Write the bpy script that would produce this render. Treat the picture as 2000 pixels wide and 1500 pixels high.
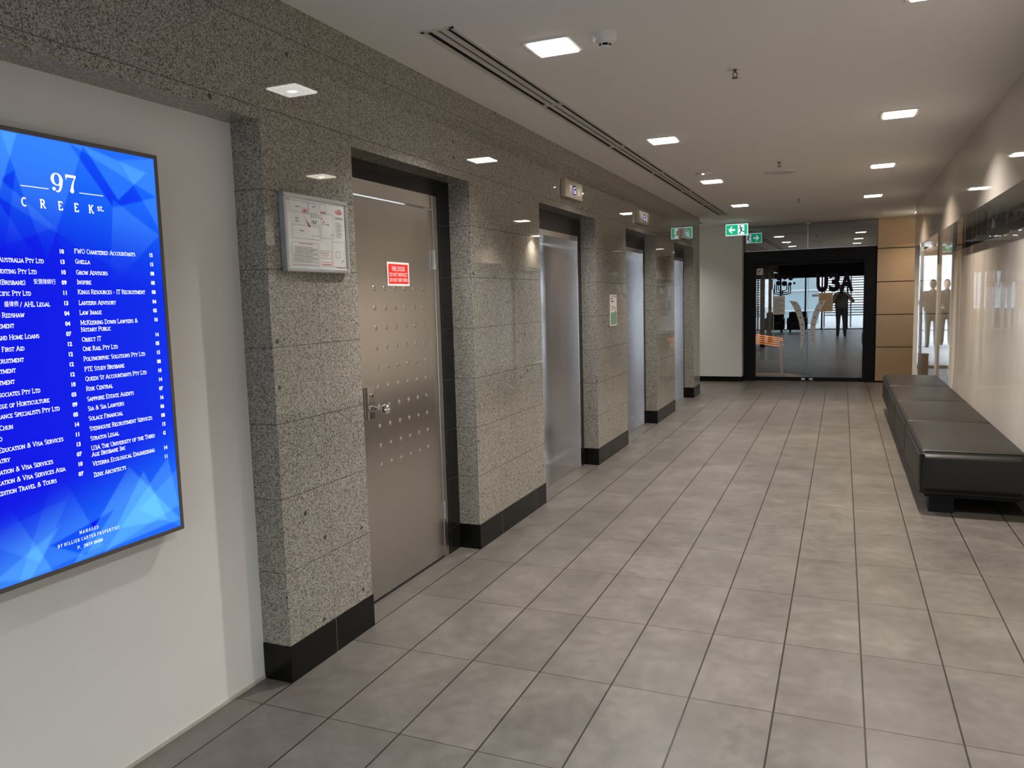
import bpy, bmesh, math, random
from mathutils import Vector, Matrix
random.seed(7)
for o in list(bpy.data.objects):
    bpy.data.objects.remove(o)
scene = bpy.context.scene
COL = scene.collection

# ------------------------------------------------------------------ camera
CAMLOC = Vector((2.00485, -2.7903, 1.49684))
YAW, PITCH, ROLL, FPX = .40344043, .106235222, -.027929618, 1513.75
def cam_axes():
    f = Vector((-math.sin(YAW)*math.cos(PITCH), math.cos(YAW)*math.cos(PITCH), -math.sin(PITCH)))
    r = Vector((math.cos(YAW), math.sin(YAW), 0)); u = r.cross(f)
    return (r*math.cos(ROLL)+u*math.sin(ROLL), -r*math.sin(ROLL)+u*math.cos(ROLL), f)
_r, _u, _f = cam_axes()
cd = bpy.data.cameras.new('camera'); cam = bpy.data.objects.new('camera', cd); COL.objects.link(cam)
cam.matrix_world = Matrix(((_r.x, _u.x, -_f.x, CAMLOC.x), (_r.y, _u.y, -_f.y, CAMLOC.y), (_r.z, _u.z, -_f.z, CAMLOC.z), (0, 0, 0, 1)))
cd.sensor_width = 36; cd.sensor_fit = 'HORIZONTAL'; cd.lens = 36*FPX/2000; cd.clip_start = .005; cd.clip_end = 200
scene.camera = cam

# ------------------------------------------------------------------ world, exposure
w = bpy.data.worlds.new('sky'); scene.world = w; w.use_nodes = True
bg = w.node_tree.nodes['Background']; bg.inputs[0].default_value = (.80, .90, 1.0, 1); bg.inputs[1].default_value = 6.0
vs = scene.view_settings
vs.view_transform = 'Standard'; vs.look = 'None'; vs.exposure = 0.12; vs.gamma = 1.0; vs.use_curve_mapping = False
cy = scene.cycles
cy.use_denoising = True; cy.max_bounces = 10; cy.diffuse_bounces = 5; cy.glossy_bounces = 5; cy.transmission_bounces = 6
cy.transparent_max_bounces = 12; cy.sample_clamp_indirect = 6; cy.caustics_reflective = False; cy.caustics_refractive = False
LAMP_W = 32.0
LAMP_SPREAD = math.radians(123)

# ------------------------------------------------------------------ materials
def srgb(r, g, b):
    def c(v):
        v /= 255.0
        return v/12.92 if v <= .04045 else ((v+.055)/1.055)**2.4
    return (c(r), c(g), c(b))
class NT:
    def __init__(s, name):
        s.m = bpy.data.materials.new(name); s.m.use_nodes = True; s.t = s.m.node_tree
        s.b = s.t.nodes['Principled BSDF']; s.out = s.t.nodes['Material Output']
    def n(s, typ, **kw):
        nd = s.t.nodes.new(typ)
        for k, v in kw.items(): setattr(nd, k, v)
        return nd
    def l(s, a, b): s.t.links.new(a, b)
    def setin(s, sock, v):
        if hasattr(v, 'is_output') or isinstance(v, bpy.types.NodeSocket): s.l(v, sock)
        else: sock.default_value = v
    def math(s, op, a, b=0.0, c=None):
        nd = s.n('ShaderNodeMath', operation=op); s.setin(nd.inputs[0], a); s.setin(nd.inputs[1], b)
        if c is not None: s.setin(nd.inputs[2], c)
        return nd.outputs[0]
    def mix(s, f, a, b):
        nd = s.n('ShaderNodeMix', data_type='RGBA'); s.setin(nd.inputs['Factor'], f)
        ca = [i for i in nd.inputs if i.name == 'A' and i.type == 'RGBA'][0]; cb = [i for i in nd.inputs if i.name == 'B' and i.type == 'RGBA'][0]
        s.setin(ca, a if not isinstance(a, tuple) else (*a[:3], 1)); s.setin(cb, b if not isinstance(b, tuple) else (*b[:3], 1))
        return [o for o in nd.outputs if o.type == 'RGBA'][0]
    def coord(s, kind='Object'): return s.n('ShaderNodeTexCoord').outputs[kind]
    def sep(s, v):
        nd = s.n('ShaderNodeSeparateXYZ'); s.l(v, nd.inputs[0]); return nd.outputs
    def noise(s, v, scale, detail=3, rough=.55, out='Fac'):
        nd = s.n('ShaderNodeTexNoise'); s.l(v, nd.inputs['Vector']); nd.inputs['Scale'].default_value = scale
        nd.inputs['Detail'].default_value = detail; nd.inputs['Roughness'].default_value = rough; return nd.outputs[out]
    def ramp(s, f, stops, interp='LINEAR'):
        nd = s.n('ShaderNodeValToRGB'); cr = nd.color_ramp; cr.interpolation = interp
        while len(cr.elements) < len(stops): cr.elements.new(.5)
        for e, (p, c) in zip(cr.elements, stops): e.position = p; e.color = (*c[:3], 1)
        s.l(f, nd.inputs[0]); return nd.outputs[0]
    def bump(s, h, strength, dist):
        nd = s.n('ShaderNodeBump'); nd.inputs['Strength'].default_value = strength; nd.inputs['Distance'].default_value = dist
        s.l(h, nd.inputs['Height']); s.l(nd.outputs[0], s.b.inputs['Normal'])
    def line(s, v, off, step, half):
        # 1 within +-half of each multiple of step
        a = s.math('DIVIDE', s.math('SUBTRACT', v, off), step)
        d = s.math('ABSOLUTE', s.math('SUBTRACT', s.math('FRACT', s.math('ADD', a, .5)), .5))
        return s.math('LESS_THAN', d, half/step)

def mat(name, col, rough=.5, metal=0., spec=.5, emit=None, es=1., noise=None, coat=0., bump=None):
    t = NT(name); b = t.b
    b.inputs['Roughness'].default_value = rough; b.inputs['Metallic'].default_value = metal
    b.inputs['Specular IOR Level'].default_value = spec; b.inputs['Coat Weight'].default_value = coat; b.inputs['Coat Roughness'].default_value = .02
    sc, amt = noise or (14., .10)
    f = t.noise(t.coord(), sc, 4)
    lo = tuple(c*(1-amt) for c in col); hi = tuple(min(1, c*(1+amt)) for c in col)
    t.l(t.mix(f, lo, hi), b.inputs['Base Color'])
    if emit:
        b.inputs['Emission Color'].default_value = (*emit, 1); b.inputs['Emission Strength'].default_value = es
    if bump: t.bump(t.noise(t.coord(), bump[0], 5), bump[1], bump[2])
    return t.m

def granite(name, joints=True):
    t = NT(name); b = t.b; co = t.coord()
    v = t.n('ShaderNodeTexVoronoi'); t.l(co, v.inputs['Vector']); v.inputs['Scale'].default_value = 220
    hx = t.sep(v.outputs['Color'])[0]
    v2 = t.n('ShaderNodeTexVoronoi'); t.l(co, v2.inputs['Vector']); v2.inputs['Scale'].default_value = 400
    h2 = t.sep(v2.outputs['Color'])[1]
    f = t.math('ADD', t.math('MULTIPLY', hx, .62), t.math('MULTIPLY', h2, .38))
    col = t.ramp(f, [(.0, (.026, .024, .021)), (.17, (.055, .051, .044)), (.31, (.180, .167, .143)), (.52, (.308, .286, .246)), (.74, (.39, .362, .312)), (.94, (.51, .476, .415))])
    # rare bigger black inclusions
    v3 = t.n('ShaderNodeTexVoronoi'); t.l(co, v3.inputs['Vector']); v3.inputs['Scale'].default_value = 13
    d3 = t.math('LESS_THAN', t.math('ADD', v3.outputs['Distance'], t.math('MULTIPLY', t.noise(co, 60, 2), .06)), .155)
    sel = t.math('GREATER_THAN', t.sep(v3.outputs['Color'])[0], .972)
    col = t.mix(t.math('MULTIPLY', t.math('MULTIPLY', d3, sel), .9), col, (.01, .01, .012))
    big = t.noise(co, 1.7, 3)
    col = t.mix(t.math('MULTIPLY', big, .35), col, t.mix(.6, col, (.20, .17, .13)))
    x, y, z = t.sep(co)[:3]
    if joints:
        nrm = t.n('ShaderNodeNewGeometry').outputs['Normal']; nx = t.math('ABSOLUTE', t.sep(nrm)[0])
        jz = t.line(z, .15, .2988, .0016)
        jy = t.math('MULTIPLY', t.line(y, -.42, .3, .0012), t.math('GREATER_THAN', nx, .5))
        j = t.math('MAXIMUM', jz, t.math('MULTIPLY', jy, .7))
        col = t.mix(t.math('MULTIPLY', j, .75), col, (.03, .028, .025))
    t.l(col, b.inputs['Base Color'])
    b.inputs['Roughness'].default_value = .02; b.inputs['Specular IOR Level'].default_value = .5
    return t.m

def tiles(name):
    t = NT(name); b = t.b; co = t.coord(); x, y, z = t.sep(co)[:3]
    gx = t.line(x, 0, .3, .0033); gy = t.line(y, 0, .5918, .0022)
    fx = t.math('FLOOR', t.math('DIVIDE', x, .3)); fy = t.math('FLOOR', t.math('DIVIDE', y, .5918))
    wn = t.n('ShaderNodeTexWhiteNoise', noise_dimensions='2D'); cb = t.n('ShaderNodeCombineXYZ')
    t.l(fx, cb.inputs[0]); t.l(fy, cb.inputs[1]); t.l(cb.outputs[0], wn.inputs['Vector'])
    n1 = t.noise(co, 3.2, 5, .6); n2 = t.noise(co, 17, 4, .6); n3 = t.noise(co, 240, 2)
    # offset the cloud pattern per tile so it breaks at the joints
    f = t.math('ADD', t.math('MULTIPLY', n1, .60), t.math('ADD', t.math('MULTIPLY', n2, .32), t.math('MULTIPLY', wn.outputs['Value'], .08)))
    col = t.ramp(f, [(.32, (.090, .079, .069)), (.50, (.126, .112, .099)), (.68, (.178, .160, .143))])
    col = t.mix(t.math('MULTIPLY', n3, .18), col, (.07, .06, .05))
    col = t.mix(gy, col, (.038, .032, .027)); col = t.mix(gx, col, (.014, .012, .010))
    t.l(col, b.inputs['Base Color'])
    t.l(t.math('ADD', t.math('MULTIPLY', n2, .16), .27), b.inputs['Roughness'])
    h = t.math('SUBTRACT', t.math('MULTIPLY', n3, .25), t.math('MAXIMUM', gx, gy))
    t.bump(h, .25, .002)
    return t.m

def brushed(name, col, rough=.3, vertical=True, bump=.10):
    t = NT(name); b = t.b; co = t.coord()
    mp = t.n('ShaderNodeMapping'); t.l(co, mp.inputs[0]); mp.inputs['Scale'].default_value = (300, 300, 3) if vertical else (300, 3, 300)
    n = t.noise(mp.outputs[0], 1, 4)
    k = .10 if bump else .025; t.l(t.mix(n, tuple(c*(1-k) for c in col), tuple(min(1, c*(1+k)) for c in col)), b.inputs['Base Color'])
    b.inputs['Metallic'].default_value = 1; t.l(t.math('ADD', t.math('MULTIPLY', n, rough*.46), rough*.77), b.inputs['Roughness'])
    if not bump: t.t.links.remove(b.inputs['Roughness'].links[0]); b.inputs['Roughness'].default_value = rough
    if bump: t.bump(t.noise(co, 2.2, 2), bump, .02)
    return t.m

def glass(name, tint, base_refl, rough=.0):
    t = NT(name); t.t.nodes.remove(t.b)
    tr = t.n('ShaderNodeBsdfTransparent'); tr.inputs[0].default_value = (*tint, 1)
    gl = t.n('ShaderNodeBsdfGlossy'); gl.inputs['Roughness'].default_value = rough; gl.inputs[0].default_value = (.95, .97, 1, 1)
    ge = t.n('ShaderNodeNewGeometry'); dp = t.n('ShaderNodeVectorMath', operation='DOT_PRODUCT')
    t.l(ge.outputs['Normal'], dp.inputs[0]); t.l(ge.outputs['Incoming'], dp.inputs[1])
    c5 = t.math('POWER', t.math('SUBTRACT', 1.0, t.math('ABSOLUTE', dp.outputs['Value'])), 5.0)     # Schlick, same from both sides
    mx = t.n('ShaderNodeMixShader'); t.l(t.math('MINIMUM', t.math('ADD', t.math('MULTIPLY', c5, .8), base_refl), 1.0), mx.inputs[0])
    t.l(tr.outputs[0], mx.inputs[1]); t.l(gl.outputs[0], mx.inputs[2]); t.l(mx.outputs[0], t.out.inputs[0])
    return t.m

def glosspanel(name, col, wave=.0):
    # lacquered / back-painted glass sheet: diffuse colour under a clear sheet with slight waviness
    t = NT(name); b = t.b; co = t.coord()
    n = t.noise(co, 2.5, 2)
    t.l(t.mix(n, tuple(c*.94 for c in col), tuple(min(1, c*1.04) for c in col)), b.inputs['Base Color'])
    b.inputs['Roughness'].default_value = .03; b.inputs['Specular IOR Level'].default_value = .5
    if wave:
        mp = t.n('ShaderNodeMapping'); t.l(co, mp.inputs[0]); mp.inputs['Scale'].default_value = (1, 1.6, .35)
        t.bump(t.noise(mp.outputs[0], 1.2, 1), wave, .05)
    return t.m

def emissive(name, col, strength):
    t = NT(name); t.b.inputs['Base Color'].default_value = (*[min(.8, c) for c in col], 1)
    t.b.inputs['Emission Color'].default_value = (*col, 1); t.b.inputs['Emission Strength'].default_value = strength
    t.b.inputs['Roughness'].default_value = .25
    return t.m

M = {}
M['granite'] = granite('speckled_granite')
M['blackstone'] = mat('black_granite', (.006, .0055, .0055), .2, spec=.2, noise=(60, .5))
M['tile'] = tiles('grey_floor_tiles')
M['ceiling'] = mat('ceiling_paint', (.80, .78, .75), .75, spec=.3, noise=(6, .02))
M['white'] = mat('white_wall_paint', (.72, .71, .67), .6, spec=.3, noise=(3, .03))
M['dirty'] = mat('scuffed_paint', (.45, .43, .36), .7)
M['cream'] = glosspanel('cream_glass_panel', (.84, .79, .745), .22)
M['bulkhead'] = glosspanel('lacquered_bulkhead', (.62, .575, .53), .03)
M['shadestrip'] = glosspanel('painted_shade_strip', (.055, .053, .050), .15)  # near-black colour stands for the shade under the bulkhead
M['steel'] = brushed('brushed_steel', (.60, .575, .545), .24)
M['steel_bright'] = brushed('bright_steel', (.86, .86, .88), .15, bump=0)
M['steel_leaf'] = brushed('polished_lift_steel', (.84, .84, .86), .05, bump=0)
M['chrome'] = mat('satin_chrome', (.66, .64, .62), .16, 1.)
M['black'] = mat('black_paint', (.005, .005, .0075), .5, spec=.22)
M['dark'] = mat('dark_void', (.004, .004, .004), .9)
M['tan'] = mat('honed_tan_stone', (.46, .32, .195), .25, noise=(4, .12))
M['leather'] = mat('black_leather', (.012, .0103, .0092), .46, spec=.34, noise=(40, .3), bump=(260, .12, .002))
M['alu'] = mat('silver_aluminium', (.60, .61, .63), .35, .8)
M['paper'] = mat('white_paper', (.90, .85, .84), .35)
M['whiteplastic'] = mat('white_plastic', (.72, .70, .66), .4)
M['grille'] = mat('grey_grille_paint', (.60, .575, .53), .55)
M['red'] = mat('sign_red', srgb(232, 40, 30), .35, noise=(8, .03))
M['signwhite'] = mat('sign_white', (.85, .80, .78), .35)
M['ink'] = mat('grey_blue_ink', srgb(140, 140, 165), .5)
M['inkdark'] = mat('dark_ink', srgb(128, 118, 122), .5)
M['inkred'] = mat('red_ink', srgb(212, 116, 112), .5)
M['arrowred'] = mat('arrow_red', srgb(190, 40, 45), .5)
M['inkgreen'] = mat('green_ink', srgb(60, 150, 70), .5)
M['postergreen'] = mat('poster_green', srgb(126, 160, 128), .4)
M['lens'] = emissive('lamp_lens', (1.0, .97, .92), 7.0)
M['lenswarm'] = emissive('warm_lamp_lens', (1.0, .90, .74), 7.0)
M['exitgreen'] = emissive('exit_green', (.01, .42, .20), .9)
M['exitwhite'] = emissive('exit_white', (.80, .95, 1.0), .9)
M['exitfig'] = mat('exit_figure', (.01, .16, .17), .4)
M['bezel'] = mat('screen_bezel', (.13, .12, .11), .35, .5)
M['screentext'] = emissive('screen_white_text', (.86, .92, 1.0), .95)
M['doorglass'] = glass('door_glass', (.72, .72, .72), .19)
M['transom'] = glass('transom_glass', (.20, .19, .18), .40)
M['clearglass'] = glass('clear_glass', (.97, .985, .98), .02)
M['letter'] = mat('dark_vinyl', (.008, .0045, .009), .5, spec=.15)
M['handle'] = mat('white_enamel', (.80, .78, .76), .3)
M['tannotice'] = mat('buff_notice', (.66, .50, .33), .5)
M['timber'] = mat('varnished_timber', (.50, .24, .07), .25, noise=(9, .3))
M['paleleg'] = mat('pale_pink_timber', (.40, .26, .21), .4)
M['skin'] = mat('skin', (.42, .24, .17), .5)
M['shirt'] = mat('olive_shirt', (.10, .085, .06), .8)
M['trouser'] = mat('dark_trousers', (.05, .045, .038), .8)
M['hair'] = mat('dark_hair', (.02, .015, .012), .6)
M['concrete'] = mat('pale_paving', (.62, .62, .62), .7)
M['facade'] = mat('pale_facade', (.76, .78, .80), .5)
M['blueglass'] = mat('blue_green_facade_glass', (.46, .56, .59), .2)
M['louvre'] = mat('louvre_grey', (.30, .31, .32), .4)
M['darkblock'] = mat('dark_brown_block', (.07, .062, .055), .6)
M['digit'] = emissive('indicator_blue', (.35, .30, 1.0), 2.0)
M['arrowlit'] = emissive('indicator_white', (.72, .66, .66), .35)
M['brass'] = mat('bronze_steel', (.58, .50, .38), .28, 1.)

# ------------------------------------------------------------------ mesh builder
class MB:
    def __init__(s): s.v = []; s.f = []; s.mi = []; s.sm = []
    def add(s, vs, fs, mi=0, sm=False, mtx=None):
        o = len(s.v)
        for p in vs: s.v.append(tuple(mtx @ Vector(p)) if mtx else tuple(p))
        for f in fs: s.f.append(tuple(i+o for i in f)); s.mi.append(mi); s.sm.append(sm)
        return s
    def quad(s, a, b, c, d, mi=0): return s.add([a, b, c, d], [(0, 1, 2, 3)], mi)
    def box(s, x0, x1, y0, y1, z0, z1, mi=0, bev=0., seg=2, mtx=None, sm=False):
        if bev <= 0:
            vs = [(x0,y0,z0),(x1,y0,z0),(x1,y1,z0),(x0,y1,z0),(x0,y0,z1),(x1,y0,z1),(x1,y1,z1),(x0,y1,z1)]
            return s.add(vs, [(0,3,2,1),(4,5,6,7),(0,1,5,4),(1,2,6,5),(2,3,7,6),(3,0,4,7)], mi, False, mtx)
        bm = bmesh.new(); bmesh.ops.create_cube(bm, size=1)
        for v in bm.verts:
            v.co = Vector(((x0+x1)/2+v.co.x*(x1-x0), (y0+y1)/2+v.co.y*(y1-y0), (z0+z1)/2+v.co.z*(z1-z0)))
        bmesh.ops.bevel(bm, geom=bm.edges[:], offset=bev, segments=seg, profile=.5, affect='EDGES')
        return s.bm(bm, mi, sm, mtx)
    def bm(s, bm, mi=0, sm=False, mtx=None):
        bm.verts.ensure_lookup_table(); bm.verts.index_update()
        s.add([v.co[:] for v in bm.verts], [[v.index for v in f.verts] for f in bm.faces], mi, sm, mtx); bm.free(); return s
    def tube(s, pts, rad, n=12, mi=0, caps=True, sm=True):
        pts = [Vector(p) for p in pts]; rad = rad if isinstance(rad, (list, tuple)) else [rad]*len(pts)
        rings = []; up = None
        for i, p in enumerate(pts):
            d = (pts[min(i+1, len(pts)-1)]-pts[max(i-1, 0)]).normalized()
            if up is None: up = d.orthogonal().normalized()
            up = (up-d*up.dot(d)).normalized(); sd = d.cross(up)
            rings.append([p+(up*math.cos(2*math.pi*k/n)+sd*math.sin(2*math.pi*k/n))*rad[i] for k in range(n)])
        vs = [q for r in rings for q in r]; fs = []
        for i in range(len(pts)-1):
            for k in range(n): fs.append((i*n+k, i*n+(k+1) % n, (i+1)*n+(k+1) % n, (i+1)*n+k))
        s.add(vs, fs, mi, sm)
        if caps:
            s.add(rings[0], [tuple(range(n-1, -1, -1))], mi); s.add(rings[-1], [tuple(range(n))], mi)
        return s
    def lathe(s, prof, c, n=32, mi=0, mtx=None, sm=True):
        # prof: (r, z) list, axis z through c
        vs = []; fs = []
        for r, z in prof:
            for k in range(n): vs.append((c[0]+r*math.cos(2*math.pi*k/n), c[1]+r*math.sin(2*math.pi*k/n), c[2]+z))
        for i in range(len(prof)-1):
            for k in range(n): fs.append((i*n+k, i*n+(k+1) % n, (i+1)*n+(k+1) % n, (i+1)*n+k))
        return s.add(vs, fs, mi, sm, mtx)
    def ball(s, c, r, mi=0, sc=(1, 1, 1), n=16):
        bm = bmesh.new(); bmesh.ops.create_uvsphere(bm, u_segments=n, v_segments=max(6, n//2), radius=1)
        m = Matrix.Translation(c) @ Matrix.Diagonal((r*sc[0], r*sc[1], r*sc[2], 1))
        return s.bm(bm, mi, True, m)
    def prism(s, pts, mtx, depth, mi=0):
        # pts in local xy (ccw), extruded from z=0 to z=depth
        n = len(pts)
        vs = [(x, y, 0) for x, y in pts]+[(x, y, depth) for x, y in pts]
        fs = [tuple(range(n-1, -1, -1)), tuple(range(n, 2*n))]+[(i, (i+1) % n, n+(i+1) % n, n+i) for i in range(n)]
        return s.add(vs, fs, mi, False, mtx)
    def flat(s, pts, mtx, z=0., mi=0):
        return s.add([(x, y, z) for x, y in pts], [tuple(range(len(pts)))], mi, False, mtx)
    def rect(s, mtx, x0, y0, x1, y1, z=0., mi=0): return s.flat([(x0, y0), (x1, y0), (x1, y1), (x0, y1)], mtx, z, mi)
    def outline(s, mtx, x0, y0, x1, y1, t, z=0., mi=0):
        s.rect(mtx, x0, y0, x1, y0+t, z, mi); s.rect(mtx, x0, y1-t, x1, y1, z, mi)
        s.rect(mtx, x0, y0+t, x0+t, y1-t, z, mi); s.rect(mtx, x1-t, y0+t, x1, y1-t, z, mi); return s
    def disc(s, mtx, cx, cy_, r, z=0., mi=0, n=20, ry=None):
        ry = ry or r
        return s.flat([(cx+r*math.cos(2*math.pi*k/n), cy_+ry*math.sin(2*math.pi*k/n)) for k in range(n)], mtx, z, mi)
    def stroke(s, mtx, pts, t, z=0., mi=0):
        for (ax, ay), (bx, by) in zip(pts, pts[1:]):
            dx, dy = bx-ax, by-ay; L = math.hypot(dx, dy) or 1; nx, ny = -dy/L*t/2, dx/L*t/2
            s.flat([(ax-nx, ay-ny), (bx-nx, by-ny), (bx+nx, by+ny), (ax+nx, ay+ny)], mtx, z, mi)
        return s
    def build(s, name, mats, parent=None):
        me = bpy.data.meshes.new(name)
        off = Vector(parent.matrix_world.translation) if parent else Vector()
        if parent and parent.parent is not None: off = world_off(parent)
        elif parent: off = world_off(parent)
        me.from_pydata([(x-off.x, y-off.y, z-off.z) for x, y, z in s.v], [], s.f)
        for m in (mats if isinstance(mats, (list, tuple)) else [mats]): me.materials.append(m)
        me.polygons.foreach_set('material_index', s.mi); me.polygons.foreach_set('use_smooth', s.sm); me.update()
        o = bpy.data.objects.new(name, me); COL.objects.link(o)
        if parent: o.parent = parent
        return o
def world_off(o):
    v = Vector(o.location)
    while o.parent: o = o.parent; v += Vector(o.location)
    return v
def tag(o, label=None, cat=None, group=None, kind=None):
    if label: o['label'] = label
    if cat: o['category'] = cat
    if group: o['group'] = group
    if kind: o['kind'] = kind
    return o
def thing(name, loc, label, cat, group=None, kind=None):
    o = bpy.data.objects.new(name, None); o.empty_display_size = .1; COL.objects.link(o); o.location = loc
    return tag(o, label, cat, group, kind)
def struct(name, mb, m): return tag(mb.build(name, m), kind='structure')
def dup(root, loc, label=None, group=None):
    r = root.copy(); COL.objects.link(r); r.location = loc
    if label: r['label'] = label
    if group: r['group'] = group
    for ch in list(root.children):
        c = ch.copy(); COL.objects.link(c); c.parent = r
        for g in list(ch.children):
            d = g.copy(); COL.objects.link(d); d.parent = c
    return r
# planes to draw on: local x = reading direction, local y = up, local z = out of the surface
def plane_px(x, y0, z0): return Matrix(((0, 0, 1, x), (1, 0, 0, y0), (0, 1, 0, z0), (0, 0, 0, 1)))      # faces +x
def plane_py(y, x0, z0): return Matrix(((-1, 0, 0, x0), (0, 0, 1, y), (0, 1, 0, z0), (0, 0, 0, 1)))     # faces +y
def plane_ny(y, x0, z0): return Matrix(((1, 0, 0, x0), (0, 0, -1, y), (0, 1, 0, z0), (0, 0, 0, 1)))     # faces -y
_tc = {}
def text(mb, body, mtx, x, y, size, mi=0, align='LEFT', z=0., xs=1., bold=0., small=None):
    key = (body, align, round(bold/size, 3), small)
    if key not in _tc:
        c = bpy.data.curves.new('t', 'FONT'); c.body = body; c.size = 1; c.align_x = align; c.fill_mode = 'FRONT'; c.offset = bold/size; c.resolution_u = 4
        if small:
            c.small_caps_scale = small
            for k in range(len(body)): c.body_format[k].use_small_caps = True
        ob = bpy.data.objects.new('t', c); me = bpy.data.meshes.new_from_object(ob)
        _tc[key] = ([v.co[:] for v in me.vertices], [tuple(p.vertices) for p in me.polygons])
        bpy.data.objects.remove(ob); bpy.data.meshes.remove(me); bpy.data.curves.remove(c)
    vs, fs = _tc[key]
    mb.add([(x+p[0]*size*xs, y+p[1]*size, z) for p in vs], fs, mi, False, mtx)
def text_w(body, size, xs=1.):
    _m = MB(); text(_m, body, None, 0, 0, size, xs=xs); return max([v[0] for v in _m.v] or [0])
# a slab-serif stroke alphabet (unit cap height); each letter: width, polylines, serif spots (x, y, half-length)
def _arc(cx, cy_, rx, ry, a0, a1, n=8): return [(cx+rx*math.cos(math.radians(a0+(a1-a0)*i/n)), cy_+ry*math.sin(math.radians(a0+(a1-a0)*i/n))) for i in range(n+1)]
S = .13
GL = {
 'A': (.78, [[(.08, 0), (.39, 1)], [(.39, 1), (.70, 0)], [(.19, .34), (.59, .34)]], [(.08, 0, S), (.70, 0, S)]),
 'B': (.66, [[(.14, 0), (.14, 1)], [(.14, 1), (.36, 1)]+_arc(.36, .76, .20, .24, 90, -90), [(.14, .52), (.36, .52)]+_arc(.36, .26, .24, .26, 90, -90)+[(.14, 0)]], [(.08, 0, .08), (.08, 1, .08)]),
 'C': (.70, [_arc(.40, .5, .30, .5, 48, 312, 14)], [(.60, .82, 0)]),
 'D': (.74, [[(.14, 0), (.14, 1), (.34, 1)]+_arc(.34, .5, .32, .5, 90, -90, 10)+[(.14, 0)]], [(.08, 0, .08), (.08, 1, .08)]),
 'E': (.64, [[(.14, 0), (.14, 1)], [(.06, 1), (.56, 1), (.56, .82)], [(.14, .52), (.42, .52)], [(.06, 0), (.58, 0), (.58, .2)]], []),
 'F': (.60, [[(.14, 0), (.14, 1)], [(.06, 1), (.54, 1), (.54, .82)], [(.14, .52), (.42, .52)]], [(.14, 0, S)]),
 'G': (.76, [_arc(.40, .5, .30, .5, 48, 312, 14), [(.62, .12), (.62, .44), (.46, .44)]], [(.62, .44, .1)]),
 'H': (.82, [[(.14, 0), (.14, 1)], [(.68, 0), (.68, 1)], [(.14, .52), (.68, .52)]], [(.14, 0, S), (.14, 1, S), (.68, 0, S), (.68, 1, S)]),
 'I': (.36, [[(.18, 0), (.18, 1)]], [(.18, 0, S), (.18, 1, S)]),
 'J': (.42, [[(.26, 1), (.26, .1), (.16, -.08), (.04, -.08)]], [(.26, 1, S)]),
 'K': (.76, [[(.14, 0), (.14, 1)], [(.14, .42), (.60, 1)], [(.30, .60), (.64, 0)]], [(.14, 0, S), (.14, 1, S), (.60, 1, S), (.64, 0, S)]),
 'L': (.60, [[(.14, 0), (.14, 1)], [(.04, 0), (.54, 0), (.54, .24)]], [(.14, 1, S)]),
 'M': (.96, [[(.14, 0), (.16, 1)], [(.16, 1), (.48, .15)], [(.48, .15), (.80, 1)], [(.80, 1), (.82, 0)]], [(.14, 0, S), (.12, 1, .1), (.84, 1, .1), (.82, 0, S)]),
 'N': (.84, [[(.14, 0), (.14, 1)], [(.14, 1), (.68, 0)], [(.68, 0), (.68, 1)]], [(.14, 0, S), (.10, 1, .1), (.68, 1, S)]),
 'O': (.80, [_arc(.40, .5, .32, .5, 0, 360, 18)], []),
 'P': (.64, [[(.14, 0), (.14, 1)], [(.14, 1), (.36, 1)]+_arc(.36, .74, .22, .26, 90, -90)+[(.14, .48)]], [(.14, 0, S), (.08, 1, .08)]),
 'Q': (.80, [_arc(.40, .5, .32, .5, 0, 360, 18), [(.44, .08), (.70, -.16)]], []),
 'R': (.74, [[(.14, 0), (.14, 1)], [(.14, 1), (.36, 1)]+_arc(.36, .75, .22, .25, 90, -90)+[(.14, .5)], [(.36, .5), (.64, 0)]], [(.14, 0, S), (.08, 1, .08), (.66, 0, .1)]),
 'S': (.58, [[(.50, .84)]+_arc(.29, .75, .21, .25, 45, 270, 9)+_arc(.29, .25, .22, .25, 90, -135, 9)], []),
 'T': (.66, [[(.33, 0), (.33, 1)], [(.05, .8), (.05, 1), (.61, 1), (.61, .8)]], [(.33, 0, S)]),
 'U': (.80, [[(.14, 1), (.14, .3)]+_arc(.40, .3, .26, .3, 180, 360, 8)+[(.66, 1)]], [(.14, 1, S), (.66, 1, S)]),
 'V': (.76, [[(.10, 1), (.38, 0)], [(.38, 0), (.66, 1)]], [(.10, 1, S), (.66, 1, S)]),
 'W': (1.05, [[(.10, 1), (.32, 0)], [(.32, 0), (.525, .9)], [(.525, .9), (.73, 0)], [(.73, 0), (.95, 1)]], [(.10, 1, S), (.95, 1, S)]),
 'X': (.74, [[(.10, 0), (.64, 1)], [(.10, 1), (.64, 0)]], [(.10, 0, S), (.64, 0, S), (.10, 1, S), (.64, 1, S)]),
 'Y': (.72, [[(.36, 0), (.36, .45)], [(.36, .45), (.08, 1)], [(.36, .45), (.64, 1)]], [(.36, 0, S), (.08, 1, S), (.64, 1, S)]),
 'Z': (.62, [[(.10, .82), (.10, 1), (.52, 1), (.10, 0), (.54, 0), (.54, .2)]], []),
 '-': (.40, [[(.08, .42), (.32, .42)]], []), '/': (.50, [[(.06, -.1), (.42, 1.05)]], []), '.': (.24, [[(.06, .05), (.18, .05)]], []),
 '(': (.34, [_arc(.44, .45, .34, .72, 130, 230, 6)], []), ')': (.34, [_arc(-.1, .45, .34, .72, 50, -50, 6)], []),
 '&': (.80, [[(.70, .02), (.24, .72)]+_arc(.36, .80, .15, .18, 200, -30, 7)+[(.20, .42)]+_arc(.32, .22, .24, .22, 140, 320, 7)+[(.68, .5)]], []),
 '3': (.58, [_arc(.27, .76, .20, .24, 150, -90, 8)+_arc(.27, .26, .24, .26, 90, -150, 8)], []),
}
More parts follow.
